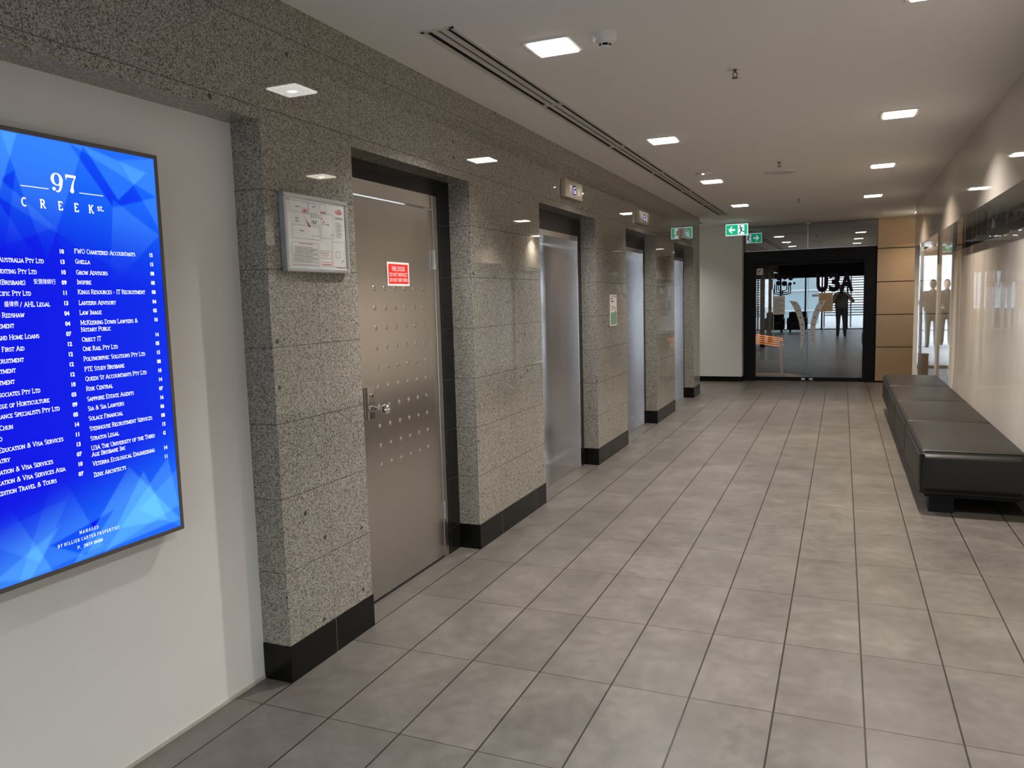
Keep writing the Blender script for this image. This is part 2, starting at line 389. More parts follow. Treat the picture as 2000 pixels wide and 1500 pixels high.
def slab(mb, body, mtx, x, y, cap, mi=0, align='LEFT', z=0., t=.12, sc=.78, track=0., xs=1.0):
    ws = []
    for ch in body:
        if ch == ' ': ws.append((None, .34*cap*xs, cap)); continue
        h = cap*sc if ch.islower() else cap
        g = GL.get(ch.upper()); ws.append((g, (g[0]+track)*h*xs, h))
    W = sum(w_[1] for w_ in ws)-track*cap
    if align == 'RIGHT': x -= W
    if align == 'CENTER': x -= W/2
    for g, wd, h in ws:
        if g:
            for pl in g[1]: mb.stroke(mtx, [(x+a*h*xs, y+b*h) for a, b in pl], t*cap, z, mi)
            for sx, sy, hl in g[2]:
                if hl: mb.rect(mtx, x+(sx-hl)*h*xs, y+sy*h-t*cap*.36, x+(sx+hl)*h*xs, y+sy*h+t*cap*.36, z, mi)
        x += wd
    return x

def sheet(holes, a0, a1, b0, b1, fn, mi=0, mb=None):
    """flat sheet in (a, b) with rectangular holes; fn maps (a, b) to a point"""
    mb = mb or MB()
    As = sorted({a0, a1, *[min(max(h[i], a0), a1) for h in holes for i in (0, 1)]}); Bs = sorted({b0, b1, *[min(max(h[i], b0), b1) for h in holes for i in (2, 3)]})
    for i in range(len(As)-1):
        for j in range(len(Bs)-1):
            ca, cb = (As[i]+As[i+1])/2, (Bs[j]+Bs[j+1])/2
            if any(h[0] < ca < h[1] and h[2] < cb < h[3] for h in holes): continue
            mb.quad(fn(As[i], Bs[j]), fn(As[i+1], Bs[j]), fn(As[i+1], Bs[j+1]), fn(As[i], Bs[j+1]), mi)
    return mb

# ------------------------------------------------------------------ dimensions
H = 2.67; OPZ = 2.195; REC = -.135; YEND = 9.30; YFAR = 11.30
NOOK_Y0, NOOK_Y1 = -2.45, -.42
FIRE = (.17, 1.35)
LIFTS = [(2.485, 3.86), (4.91, 6.29), (7.36, 8.76)]
BHX, BHZ, PANX = 2.90, 2.075, 3.14
WIN_Y0 = 7.12
LEFT_X, RIGHT_X = .75, 2.335
LAMPS_LEFT = [.75, 3.17, 5.53, 7.94]; LAMPS_RIGHT = [.79, 3.13, 5.43, 7.92]
LW = .098      # half side of a lamp

# ================================================================== STRUCTURE
struct('floor', MB().quad((-4, -8.7, 0), (8, -8.7, 0), (8, 14, 0), (-4, 14, 0)).quad((.2, 14, 0), (3.1, 14, 0), (3.1, 16, 0), (.2, 16, 0)), M['tile'])
tag(MB().quad((-70, -70, -.02), (70, -70, -.02), (70, 70, -.02), (-70, 70, -.02)).build('ground', M['concrete']), kind='structure')

lamp_spots = [(LEFT_X, y) for y in LAMPS_LEFT+[-4.05]]+[(RIGHT_X, y) for y in LAMPS_RIGHT+[-1.45, -3.85]]+[(3.10, 10.55), (-.95, 10.2)]
VENT = (.318, .440, .31, 9.08)
holes = [(x-LW, x+LW, y-LW, y+LW) for x, y in lamp_spots]+[VENT]
mb = sheet(holes, -4, 8, -8.7, 14.1, lambda a, b: (a, b, H))
mb.quad((.2, 14.1, H), (3.1, 14.1, H), (3.1, 16, H), (.2, 16, H))
mb.add([(-4, -8.7, H+.25), (8, -8.7, H+.25), (8, 14.1, H+.25), (-4, 14.1, H+.25)], [(0, 1, 2, 3)])
mb.quad((.2, 14.1, H+.25), (3.1, 14.1, H+.25), (3.1, 16, H+.25), (.2, 16, H+.25))
struct('ceiling', mb, M['ceiling'])

# left granite wall with its openings and reveals
ops = [(NOOK_Y0, NOOK_Y1, 0, OPZ), (*FIRE, 0, OPZ)]+[(a, b, 0, OPZ) for a, b in LIFTS]
mb = sheet(ops, NOOK_Y0, YEND, 0, H, lambda a, b: (0, a, b))
for a, b, _, t in ops:
    if a > NOOK_Y0: mb.quad((0, a, 0), (REC-.3, a, 0), (REC-.3, a, t), (0, a, t))
    mb.quad((REC-.3, b, 0), (0, b, 0), (0, b, t), (REC-.3, b, t)); mb.quad((0, a, t), (REC-.3, a, t), (REC-.3, b, t), (0, b, t))
mb.quad((0, NOOK_Y0, OPZ), (-.6, NOOK_Y0, OPZ), (-.6, NOOK_Y0, H), (0, NOOK_Y0, H))
mb.quad((0, YEND, 0), (-.45, YEND, 0), (-.45, YEND, H), (0, YEND, H))
struct('wall_left', mb, M['granite'])
# white wall in the nook behind the screen, with a scuffed bottom edge
mb = MB().box(REC-.12, REC, NOOK_Y0, NOOK_Y1, .0, OPZ)
struct('wall_nook', mb, M['white'])
struct('trim_9', MB().box(REC, REC+.004, NOOK_Y0, NOOK_Y1, 0, .014), M['dirty'])
mb = MB().quad((-4, NOOK_Y0, 0), (REC, NOOK_Y0, 0), (REC, NOOK_Y0, H), (-4, NOOK_Y0, H))
mb.quad((-4, -8.7, 0), (-4, NOOK_Y0, 0), (-4, NOOK_Y0, H), (-4, -8.7, H))
mb.quad((7, -8.7, 0), (7, -2.4, 0), (7, -2.4, H), (7, -8.7, H)); mb.quad((BHX, -2.4, 0), (7, -2.4, 0), (7, -2.4, H), (BHX, -2.4, H))
struct('wall_lobby', mb, M['white'])

# black stone skirting on the piers
mb = MB(); P = .004
piers = [(NOOK_Y1, FIRE[0]), (FIRE[1], LIFTS[0][0]), (LIFTS[0][1], LIFTS[1][0]), (LIFTS[1][1], LIFTS[2][0]), (LIFTS[2][1], YEND)]
for a, b in piers: mb.box(REC+.002, P, a-P, b+P, 0, .15)
mb.box(-.45, -.0, YEND, YEND+P, 0, .15)
t = NT('black_skirting'); co = t.coord(); yy = t.sep(co)[1]
t.l(t.mix(t.math('MULTIPLY', t.line(yy, -.12, .6, .0018), .8), (.0045, .0042, .0042), (.13, .12, .11)), t.b.inputs['Base Color']); t.b.inputs['Roughness'].default_value = .2; t.b.inputs['Specular IOR Level'].default_value = .25
M['skirt'] = t.m
struct('baseboard_left', mb, M['skirt'])

# black stone surrounds set back in each opening
t = NT('black_surround'); co = t.coord(); s_ = t.sep(co)
j = t.math('MAXIMUM', t.line(s_[2], .15, .2988, .0016), t.line(s_[1], .02, .3, .0012))
t.l(t.mix(t.math('MULTIPLY', j, .6), (.009, .0085, .0085), (.06, .055, .05)), t.b.inputs['Base Color']); t.b.inputs['Roughness'].default_value = .22; t.b.inputs['Specular IOR Level'].default_value = .25
M['surround'] = t.m
def surround(n, a, b, wl, wr, top):
    mb = MB(); x0, x1 = REC-.06, REC
    mb.box(x0, x1, a, a+wl, 0, OPZ); mb.box(x0, x1, b-wr, b, 0, OPZ); mb.box(x0, x1, a+wl, b-wr, top, OPZ)
    struct('trim_%d' % n, mb, M['surround'])
surround(1, *FIRE, .14, .15, 2.105)
for i, (a, b) in enumerate(LIFTS): surround(i+2, a, b, .115, .105, 2.043)

# right side: lacquered bulkhead over a recessed cream glass wall, then a window
mb = MB().box(BHX, 3.35, -2.4, 9.1, BHZ, H, 0)
struct('wall_bulkhead', mb, M['bulkhead'])
mb = MB()
for a, b in [(-2.4, 2.3), (2.3, WIN_Y0)]: mb.box(PANX, PANX+.1, a+.001, b-.001, 0, 1.905)
struct('wall_right', mb, M['cream'])
struct('trim_10', MB().box(PANX+.001, PANX+.1, -2.4, WIN_Y0, 1.908, BHZ), M['shadestrip'])  # dark band put in for the bulkhead's shadow on the cream wall
mb = MB().box(2.902, 2.957, 9.045, 9.10, 0, BHZ); mb.box(PANX-.02, PANX+.05, WIN_Y0-.012, WIN_Y0+.012, 0, BHZ)
mb.box(PANX-.01, PANX+.04, 8.66, 8.70, 0, BHZ); mb.box(PANX, PANX+.05, 11.22, 11.26, 0, H)
mb.box(PANX+.085, PANX+.16, 9.1, 11.3, BHZ+.02, H)
struct('trim_6', mb, M['whiteplastic'])
w1 = tag(MB().box(PANX, PANX+.012, WIN_Y0+.012, 8.66, .0, BHZ).build('window_1', M['clearglass']), 'full-height clear glass pane beyond the leather bench, nearer of the two', 'window', kind='structure')
w2 = tag(MB().box(PANX, PANX+.012, 8.70, 11.22, .0, BHZ+.02).build('window_2', M['clearglass']), 'clear glass pane between the thin mullion and the tan stone pillar', 'window', kind='structure')

# far wall: white wall, black door frame, glazed transom, tan stone pillar
struct('wall_far', MB().box(-4, .425, 11.06, 11.30, .09, H), M['white'])
struct('baseboard_far', MB().box(-4, .425, 11.075, 11.29, 0, .09), M['blackstone'])
mb = MB(); mb.quad((-.45, YEND, 0), (-4, YEND, 0), (-4, YEND, H), (-.45, YEND, H)); mb.quad((-3.9, YEND, 0), (-3.9, 11.3, 0), (-3.9, 11.3, H), (-3.9, YEND, H))
struct('wall_passage', mb, M['white'])
mb = MB(); zs = [0, .03, .578, .590, 1.108, 1.120, 1.640, 1.652, 2.172, 2.184, H]
for k in range(0, 10):
    d = .012 if k in (2, 4, 6, 8) else 0
    if k == 2 or k == 4 or k == 6 or k == 8: continue
for z0, z1 in [(.0, .575), (.588, 1.106), (1.119, 1.637), (1.650, 2.175), (2.188, H)]: mb.box(2.522, 3.12, 11.25, 11.45, z0, z1, 0, .002, 1)
mb.box(2.53, 3.11, 11.262, 11.44, 0.01, H-.01, 1); mb.box(2.522, 3.12, 11.246, 11.26, 0, .03, 1)
struct('column', mb, [M['tan'], M['dark']])
# transom: tinted glass above the door
tr = MB(); tilt = .0055
for a, b in [(.43, 1.452), (1.460, 2.52)]:
    tr.add([(a, 11.36, 2.235), (b, 11.36, 2.235), (b, 11.36-tilt*.435, H), (a, 11.36-tilt*.435, H), (a, 11.372, 2.235), (b, 11.372, 2.235), (b, 11.372-tilt*.435, H), (a, 11.372-tilt*.435, H)],
           [(0, 1, 2, 3), (7, 6, 5, 4), (0, 4, 5, 1), (3, 2, 6, 7), (0, 3, 7, 4), (1, 5, 6, 2)])
tag(tr.build('window_3', M['transom']), 'tinted glass transom above the black door frame, mirroring the ceiling lights', 'window', kind='structure')
mb = MB().box(.42, 2.52, 11.352, 11.385, 2.228, 2.240, 0)
mb.tube([(1.456, 11.345, 2.24), (1.456, 11.345, H)], .007, 8); mb.lathe([(0, 0), (.035, 0), (.035, .012), (0, .012)], (1.456, 11.34, H-.013), 16)
struct('trim_7', mb, M['steel'])
# room behind the glass door
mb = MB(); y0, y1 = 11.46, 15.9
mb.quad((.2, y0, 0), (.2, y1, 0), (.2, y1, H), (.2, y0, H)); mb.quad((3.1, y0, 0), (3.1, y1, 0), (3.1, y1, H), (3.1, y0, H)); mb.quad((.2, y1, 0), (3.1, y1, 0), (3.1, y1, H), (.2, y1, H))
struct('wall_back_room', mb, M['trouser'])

# ================================================================== DOORS
# fire door
d1 = thing('door_1', (REC, .76, 0), 'brushed steel fire door with rows of dimples, round knob and red sign', 'door', kind='structure')
mb = MB(); fx0, fx1 = REC-.05, REC-.001
mb.box(fx0, fx1, 1.148, 1.20, 0, 2.105, 0, .003, 1); mb.box(fx0, fx1, .31, .362, 0, 2.105, 0, .003, 1); mb.box(fx0, fx1, .3625, 1.1475, 2.028, 2.105, 0, .003, 1)
mb.build('door_frame', M['steel'], d1)
mb = MB().box(-.19, -.14, .365, 1.145, .012, 2.022, 0, .0015, 1)
for r in range(10):
    for c in range(6):
        yc, zc = .5195+c*.0974, 1.581-r*.0992
        if r == 4 and c == 0: pass
        mb.lathe([(.0130, 0), (.0110, .0016), (.0080, .0030), (.0042, .0040), (.0001, .0043)], (0, 0, 0), 12, 0, plane_px(-.14, yc, zc))
leaf = mb.build('door_leaf', M['steel'], d1)
MB().box(-.1895, -.1405, .365, 1.145, 0, .012).build('door_seal', M['dark'], d1)
for z in (1.69, .236):
    mb = MB().tube([(-.132, 1.147, z), (-.132, 1.147, z+.108)], .0085, 10); mb.box(-.142, -.1365, 1.112, 1.180, z, z+.108)
    for q in (.034, .072): mb.tube([(-.132, 1.147, z+q), (-.132, 1.147, z+q+.003)], .0093, 10)
    mb.build('hinge', M['chrome'], d1)
mb = MB().box(-.140, -.108, .374, .432, .938, 1.10, 0, .003, 2)
lk = mb.build('lock_plate', M['chrome'], d1)
mb = MB().tube([(-.108, .408, 1.055), (-.104, .408, 1.055)], .012, 14); mb.box(-.104, -.1025, .4065, .4095, 1.048, 1.062, 1)
mb.build('key_cylinder', [M['chrome'], M['dark']], lk)
mb = MB().lathe([(.0001, .10), (.016, .0985), (.024, .090), (.0275, .078), (.025, .064), (.017, .055), (.0105, .050), (.0095, .02), (.016, .008), (.017, 0)], (0, 0, 0), 20, 0, plane_px(-.108, .409, .992))
mb.build('knob', M['chrome'], lk)
# red sign stuck on the leaf
fs = thing('fire_door_sign', (-.14, .76, 1.66), 'square red and white fire door notice stuck on the steel door', 'sign')
px = plane_px(-.1395, .650, 1.596)
MB().box(-.1399, -.1385, .648, .866, 1.594, 1.716, 0).build('sign_plate', M['signwhite'], fs)
mb = MB().rect(plane_px(-.1383, .650, 1.596), .009, .008, .205, .110, 0); mb.build('red_panel', M['red'], fs)
mb = MB(); pt = plane_px(-.1380, .650, 1.596)
text(mb, 'FIRE DOOR', pt, .107, .0745, .034, 0, 'CENTER', xs=.74, bold=.0002); text(mb, 'DO NOT OBSTRUCT', pt, .107, .047, .027, 0, 'CENTER', xs=.70, bold=.0001); text(mb, 'DO NOT KEEP OPEN', pt, .107, .019, .027, 0, 'CENTER', xs=.70, bold=.0001)
mb.build('lettering', M['signwhite'], fs)

# lifts
def lift(n, a, b, label):
    d = thing('door_%d' % n, (REC, (a+b)/2, 0), label, 'lift', kind='structure')
    ya, yb, top = a+.135, b-.125, 2.0
    mb = MB()
    mb.box(-.52, REC+.006, yb, yb+.022, 0, top+.045, 0, .002, 1); mb.box(-.52, REC+.006, ya-.022, ya, 0, top+.045, 0, .002, 1)
    mb.box(-.52, REC+.006, ya, yb, top, top+.045, 0, .002, 1)
    mb.build('lift_portal', M['steel_bright'], d)
    mid = (ya+yb)/2
    for u0, u1 in ((ya+.001, mid-.002), (mid+.002, yb-.001)):
        MB().box(-.50, -.47, u0, u1, .012, top-.004, 0, .003, 1).build('lift_leaf', M['steel_leaf'], d)
    MB().box(-.52, REC-.02, ya, yb, 0, .006).build('sill_plate', M['steel'], d)
    return d
lift(2, *LIFTS[0], 'stainless lift doorway nearest the fire door, poster on its far side')
lift(3, *LIFTS[1], 'stainless lift doorway between the other two lifts')
lift(4, *LIFTS[2], 'stainless lift doorway furthest from the fire door, beside the white wall')

# glass double door with black frame
d5 = thing('door_5', (1.47, 11.30, 0), 'double glass door in a wide black frame with big dark lettering', 'door', kind='structure')
mb = MB(); fy0, fy1 = 11.28, 11.42
mb.box(.425, .622, fy0, fy1, 0, 2.03, 0, .003, 1); mb.box(2.332, 2.52, fy0, fy1, 0, 2.03, 0, .003, 1); mb.box(.425, 2.52, fy0, fy1, 2.03, 2.23, 0, .003, 1)
mb.build('door_frame', M['black'], d5)
GY = 11.355
for x0, x1 in ((.626, 1.469), (1.473, 2.329)):
    lf = MB().box(x0, x1, GY, GY+.012, .055, 1.985).build('glass_leaf', M['doorglass'], d5)
    m_ = MB().box(x0, x1, GY-.012, GY+.024, .008, .062); m_.box(x0, x1, GY-.010, GY+.022, 1.978, 2.026); m_.build('leaf_rail', M['black'], lf)
    s = 1 if x0 < 1 else -1
    c = (x1-.06) if s > 0 else (x0+.06)
    MB().box(c-.03, c+.03, GY-.0145, GY-.012, .018, .048).build('lock_cover', M['signwhite'], lf)
    # curved blade handle
    zt = 1.375; xt = 1.472-s*.24
    cl = [(0, .0, .055), (.10, .055, .052), (.22, .105, .048), (.36, .145, .043), (.50, .162, .038), (.62, .163, .033), (.72, .156, .026), (.80, .146, .015), (.835, .140, .003)]
    L_, R_ = [], []
    for dz, off, hw in cl:
        L_.append((xt+s*(off-hw), zt-dz)); R_.append((xt+s*(off+hw), zt-dz-(0.02 if dz == 0 else 0)))
    ol = L_+R_[::-1]
    if s > 0: ol = ol[::-1]
    mtx = plane_ny(GY-.045, 0, 0)
    # subdivided as quads so the concave outline fills cleanly
    mb = MB(); A, B = (L_, R_) if s > 0 else (R_, L_)
    for i in range(len(A)-1):
        for zz in (0, .012):
            mb.add([(A[i][0], A[i][1], zz), (A[i+1][0], A[i+1][1], zz), (B[i+1][0], B[i+1][1], zz), (B[i][0], B[i][1], zz)], [(0, 1, 2, 3) if zz else (3, 2, 1, 0)], 0, False, mtx)
        for E_ in (A, B):
            mb.add([(E_[i][0], E_[i][1], 0), (E_[i+1][0], E_[i+1][1], 0), (E_[i+1][0], E_[i+1][1], .012), (E_[i][0], E_[i][1], .012)], [(0, 1, 2, 3)], 0, False, mtx)
    mb.add([(A[0][0], A[0][1], 0), (B[0][0], B[0][1], 0), (B[0][0], B[0][1], .012), (A[0][0], A[0][1], .012)], [(0, 1, 2, 3)], 0, False, mtx)
    for k in (1, 5):
        cx, cz = (L_[k][0]+R_[k][0])/2, (L_[k][1]+R_[k][1])/2
        mb.tube([(cx, GY, cz), (cx, GY-.045, cz)], .01, 8)
    hd = mb.build('blade_handle', M['handle'], lf)
    md = MB()
    for dz in (.05, .17, .29, .41, .51, .59, .67):
        i = max(k for k in range(len(cl)) if cl[k][0] <= dz); f = (dz-cl[i][0])/(cl[i+1][0]-cl[i][0])
        md.disc(mtx, xt+s*(cl[i][1]*(1-f)+cl[i+1][1]*f), zt-dz, .011 if dz < .45 else .008, .0126, 0, 12)
    md.build('bolt_holes', M['dark'], hd)
    if s > 0: leafL = lf
    else: leafR = lf
pn = plane_ny(GY-.001, 0, 0)
mb = MB()
for ch, x0, wd in (('U', 1.60, .185), ('3', 1.795, .175), ('A', 1.965, .21)):
    mm = MB(); text(mm, ch, None, 0, 0, 1., bold=.055); xs_ = [v[0] for v in mm.v]; ys_ = [v[1] for v in mm.v]
    sx = wd/(max(xs_)-min(xs_)); sy = .325/(max(ys_)-min(ys_))
    mb.add([(x0+(v[0]-min(xs_))*sx, 1.505+(v[1]-min(ys_))*sy, 0) for v in mm.v], mm.f, 0, False, pn)
mb.build('lettering', M['letter'], leafR)
mb = MB()
for k in range(3):   # open book of nested strokes with discs over it
    o_ = .03*k
    mb.stroke(pn, [(.93+o_, 1.66-o_*.3), (.93+o_, 1.50+o_), (1.06, 1.475+o_), (1.06, 1.50+o_)], .016); mb.stroke(pn, [(1.19-o_, 1.66-o_*.3), (1.19-o_, 1.50+o_), (1.06, 1.475+o_)], .016)
for cx, cz, r in ((1.00, 1.77, .045), (1.10, 1.78, .045), (.99, 1.68, .04), (1.09, 1.67, .045), (1.18, 1.66, .03), (1.19, 1.76, .04), (1.25, 1.67, .02)): mb.disc(pn, cx, cz, r)
mb.build('emblem', M['letter'], leafL)
def notice(name, label, x0, x1, z0, z1, m, draw=None, inkm=None):
    r = thing(name, ((x0+x1)/2, GY, (z0+z1)/2), label, 'notice')
    MB().box(x0, x1, GY-.004, GY-.002, z0, z1).build('sheet', m, r)
    if draw:
        mb = MB(); draw(mb, plane_ny(GY-.0045, x0, z0), x1-x0, z1-z0); mb.build('print', inkm or M['inkdark'], r)
    return r
def lines(mb, p, w_, h_):
    n = 13
    for i in range(n): mb.rect(p, w_*.1, h_*(.08+.84*i/n), w_*(.9 if i % 4 else .6), h_*(.08+.84*i/n)+h_*.022)
notice('door_notice', 'buff paper notice on the right glass leaf below the big lettering', 1.640, 1.862, 1.178, 1.492, M['tannotice'], lines, M['timber'])
notice('door_notice', 'pale paper notice on the left glass leaf below the emblem', .905, 1.10, 1.145, 1.458, M['paper'], lines)
notice('pull_sign', 'small white sticker reading PULL beside the glass door split', 1.535, 1.638, 1.432, 1.472, M['signwhite'], lambda mb, p, w_, h_: text(mb, 'PULL', p, w_/2, .008, .034, 0, 'CENTER', xs=1.0, bold=.0006))
def cctv(mb, p, w_, h_):
    mb.flat([(w_*.2, h_*.40), (w_*.62, h_*.62), (w_*.80, h_*.84), (w_*.55, h_*.80), (w_*.16, h_*.58)], p); mb.rect(p, w_*.3, h_*.18, w_*.4, h_*.45)
notice('camera_sign', 'small white square camera warning sticker on the left glass leaf', .634, .738, 1.83, 1.94, M['signwhite'], cctv)

# ================================================================== CEILING FITTINGS
def lamp(x, y, warm):
    t_ = thing('ceiling_downlight', (x, y, H), 'x', 'ceiling light', 'square recessed downlights')
    mb = MB(); a = LW; o = LW+.016
    for s0, s1, q0, q1 in ((-o, o, -o, -a), (-o, o, a, o), (-o, -a, -a, a), (a, o, -a, a)): mb.box(x+s0, x+s1, y+q0, y+q1, H-.006, H+.001)
    mb.build('trim_ring', M['whiteplastic'], t_)
    mb = MB()
    for p, q in (((-a, -a), (a, -a)), ((a, -a), (a, a)), ((a, a), (-a, a)), ((-a, a), (-a, -a))):
        mb.quad((x+p[0], y+p[1], H), (x+q[0], y+q[1], H), (x+q[0]*.9, y+q[1]*.9, H+.05), (x+p[0]*.9, y+p[1]*.9, H+.05))
    mb.build('reflector', M['chrome'], t_)
    mb = MB(); q = .093; g = .022
    for s0, s1, t0, t1 in ((-q, q, -q, -g), (-q, q, g, q), (-q, -g, -g, g), (g, q, -g, g)): mb.box(x+s0, x+s1, y+t0, y+t1, H-.013, H+.006)
    mb.build('lens', M['lenswarm'] if warm else M['lens'], t_)
    l = bpy.data.lights.new('downlight_glow', 'AREA'); l.shape = 'SQUARE'; l.size = .040; l.spread = LAMP_SPREAD
    l.energy = LAMP_W*(1.25 if y < 0 else 1); l.color = (.93, .97, 1.0) if y < 0 else ((1.0, .84, .66) if warm > 1 else ((1.0, .92, .82) if warm else (1.0, .97, .93)))
    lo = bpy.data.objects.new('downlight_glow', l); COL.objects.link(lo); lo.location = (0, 0, -.001); lo.parent = t_
    return t_
names = ['nearest in the slot vent row, beside the smoke detector', 'second along the row beside the slot vent', 'third in the slot vent row, past the flush disc', 'last in the slot vent row, before the hanging exit sign',
         'in the entrance lobby, on the screen side']
for i, y in enumerate(LAMPS_LEFT+[-4.05]):
    lamp(LEFT_X, y, 0)['label'] = 'square white downlight '+names[i]
names = ['over the open floor opposite the fire door', 'nearest of those above the bench front edge', 'second of those above the bench front edge', 'last of those above the bench, before the tan pillar',
         'in the entrance lobby, nearest the corridor on the bench side', 'in the entrance lobby, furthest on the bench side']
for i, y in enumerate(LAMPS_RIGHT+[-1.45, -3.85]):
    lamp(RIGHT_X, y, 2 if i in (2, 3) else 1)['label'] = 'square warm downlight '+names[i]
lp = lamp(3.10, 10.55, 2); [c for c in lp.children if c.type == 'LIGHT'][0].data.energy *= .42; lp['label'] = 'square warm downlight past the bulkhead end, washing the tan pillar'

lp = lamp(-.95, 10.2, 0); [c for c in lp.children if c.type == 'LIGHT'][0].data.energy *= .55; lp['label'] = 'square white downlight in the side passage past the last lift'

# long slot vent
v = thing('slot_vent', (.379, 4.7, H), 'long grey three-slot air vent running along the ceiling by the granite wall', 'air vent')
mb = MB(); x0, x1, y0, y1 = VENT
mb.box(.300, x0, y0-.02, y1+.02, H-.005, H+.001); mb.box(x1, .458, y0-.02, y1+.02, H-.005, H+.001); mb.box(.300, .458, y0-.022, y0, H-.005, H+.001); mb.box(.300, .458, y1, y1+.022, H-.005, H+.001)
mb.build('vent_frame', M['grille'], v)
sw = (x1-x0)
for k in (1, 2): MB().box(x0+sw*k/3-.0115, x0+sw*k/3+.0115, y0, y1, H-.004, H+.004).build('slat', M['grille'], v)
for k in range(1, 6): yk = y0+(y1-y0)*k/6; MB().box(x0, x1, yk-.013, yk+.013, H-.0045, H+.0045).build('cross_bar', M['grille'], v)
MB().box(x0-.01, x1+.01, y0-.01, y1+.01, H+.006, H+.09).build('vent_duct', M['dark'], v)
mb = MB().box(-.42, -.10, 10.0, 10.16, H-.004, H+.001)
v2 = thing('slot_vent', (-.26, 10.08, H), 'short dark ceiling vent in the side passage past the last lift', 'air vent')
mb.build('vent_frame', M['dark'], v2)

sd = thing('smoke_detector', (1.012, .70, H), 'round white smoke detector on the ceiling beside the nearest downlight', 'smoke detector')
MB().lathe([(.056, 0), (.056, -.012), (.053, -.018), (.0001, -.018)], (1.012, .70, H), 28).build('base', M['whiteplastic'], sd)
MB().lathe([(.052, -.018), (.053, -.026), (.047, -.038), (.030, -.044), (.029, -.045)], (1.012, .70, H), 28).build('body', M['whiteplastic'], sd)
MB().lathe([(.026, -.044), (.026, -.056)], (1.012, .70, H), 24).build('sensor_slot', M['dark'], sd)
mb = MB().lathe([(.029, -.055), (.028, -.060), (.018, -.064), (.0001, -.065)], (1.012, .70, H), 24)
for k in range(6):
    a = k*math.pi/3+.3; mb.tube([(1.012+.028*math.cos(a), .70+.028*math.sin(a), H-.043), (1.012+.028*math.cos(a), .70+.028*math.sin(a), H-.057)], .0025, 6)
mb.build('cap', M['whiteplastic'], sd)

def sprinkler(x, y, label):
    t_ = thing('fire_sprinkler', (x, y, H), label, 'sprinkler', 'ceiling sprinklers')
    MB().lathe([(.038, 0), (.037, -.004), (.014, -.007), (.012, -.006)], (x, y, H), 20).build('escutcheon', M['whiteplastic'], t_)
    mb = MB().tube([(x, y, H-.002), (x, y, H-.022)], .008, 8)
    for s in (-1, 1): mb.tube([(x+s*.004, y, H-.018), (x+s*.013, y, H-.030), (x+s*.003, y, H-.046)], .0028, 6)
    mb.lathe([(.0001, -.046), (.017, -.047), (.017, -.050), (.0001, -.051)], (x, y, H), 14)
    mb.build('nozzle', M['bezel'], t_)
sprinkler(1.472, 1.53, 'small ceiling sprinkler nearest the camera, right of the smoke detector')
sprinkler(1.470, 4.66, 'small ceiling sprinkler beside the round ceiling speaker')
sprinkler(1.486, 7.69, 'small ceiling sprinkler furthest down the corridor ceiling')
t_ = thing('ceiling_speaker', (1.43, 5.31, H), 'flush round white speaker on the ceiling behind the second sprinkler', 'speaker')
MB().lathe([(.150, 0), (.149, -.010), (.135, -.014), (.128, -.006), (.0001, -.005)], (1.43, 5.31, H), 36).build('speaker_ring', M['whiteplastic'], t_)
MB().lathe([(.126, -.0065), (.0001, -.0075)], (1.43, 5.31, H), 36).build('speaker_grille', M['grille'], t_)
t_ = thing('ceiling_disc', (.755, 4.95, H), 'small flush white disc on the ceiling before the third slot-side downlight', 'emergency light')
MB().lathe([(.075, 0), (.073, -.006), (.02, -.008), (.0001, -.008)], (.755, 4.95, H), 28).build('plate', M['whiteplastic'], t_)
MB().lathe([(.012, -.008), (.010, -.014), (.0001, -.016)], (.755, 4.95, H), 14).build('lamp_bead', M['lens'], t_)
t_ = thing('access_panel', (1.23, 8.72, H), 'rectangular white access panel in the ceiling near the glass door', 'hatch')
mb = MB().box(1.0, 1.46, 8.50, 8.94, H-.004, H+.001); mb.build('hatch_rim', M['whiteplastic'], t_)
MB().box(1.012, 1.448, 8.512, 8.928, H-.006, H-.004).build('hatch_lid', M['ceiling'], t_)

def exit_sign(x0, y, z0, label, back=False):
    W_, H_ = .345, .182
    t_ = thing('exit_sign', (x0+W_/2, y, H), label, 'exit sign')
    MB().lathe([(.042, 0), (.042, -.020), (.020, -.030), (.0001, -.030)], (x0+W_/2-.03, y+.01, H), 18).build('ceiling_rose', M['grille'], t_)
    mb = MB().tube([(x0+W_/2-.03, y+.01, H-.028), (x0+W_/2-.03, y+.01, z0+H_)], .006, 8); mb.box(x0+.03, x0+W_-.03, y+.004, y+.016, z0+H_-.002, z0+H_+.008); mb.build('hanger', M['bezel'], t_)
    MB().box(x0, x0+W_, y, y+.022, z0, z0+H_, 0, .006, 2).build('panel', M['exitwhite'], t_)
    for pl, oy, ox, sg in ((plane_ny, y, x0, -1), (plane_py, y+.022, x0+W_, 1)):
        p = pl(oy+sg*.0006, ox, z0)
        MB().rect(p, .008, .010, W_-.010, H_-.012).build('green_face', M['exitgreen'], t_)
        p = pl(oy+sg*.0012, ox, z0)
        MB().rect(p, .190, .016, .288, H_-.020).build('figure_panel', M['exitwhite'], t_); mb = MB()
        mb.flat([(.045, .090), (.092, .143), (.110, .143), (.085, .104), (.148, .104), (.148, .076), (.085, .076), (.110, .038), (.092, .038)][::-1], p)
        mb.build('arrow', M['exitwhite'], t_)
        p = pl(oy+sg*.0018, ox, z0); mb = MB().disc(p, .226, .148, .011)
        mb.stroke(p, [(.232, .128), (.245, .080)], .022); mb.stroke(p, [(.245, .082), (.230, .055), (.212, .022)], .015); mb.stroke(p, [(.245, .082), (.266, .060), (.292, .056)], .014)
        mb.stroke(p, [(.232, .130), (.205, .112), (.198, .094)], .009); mb.stroke(p, [(.240, .130), (.264, .118), (.268, .098)], .009)
        mb.build('running_figure', M['exitfig'], t_)
    return t_
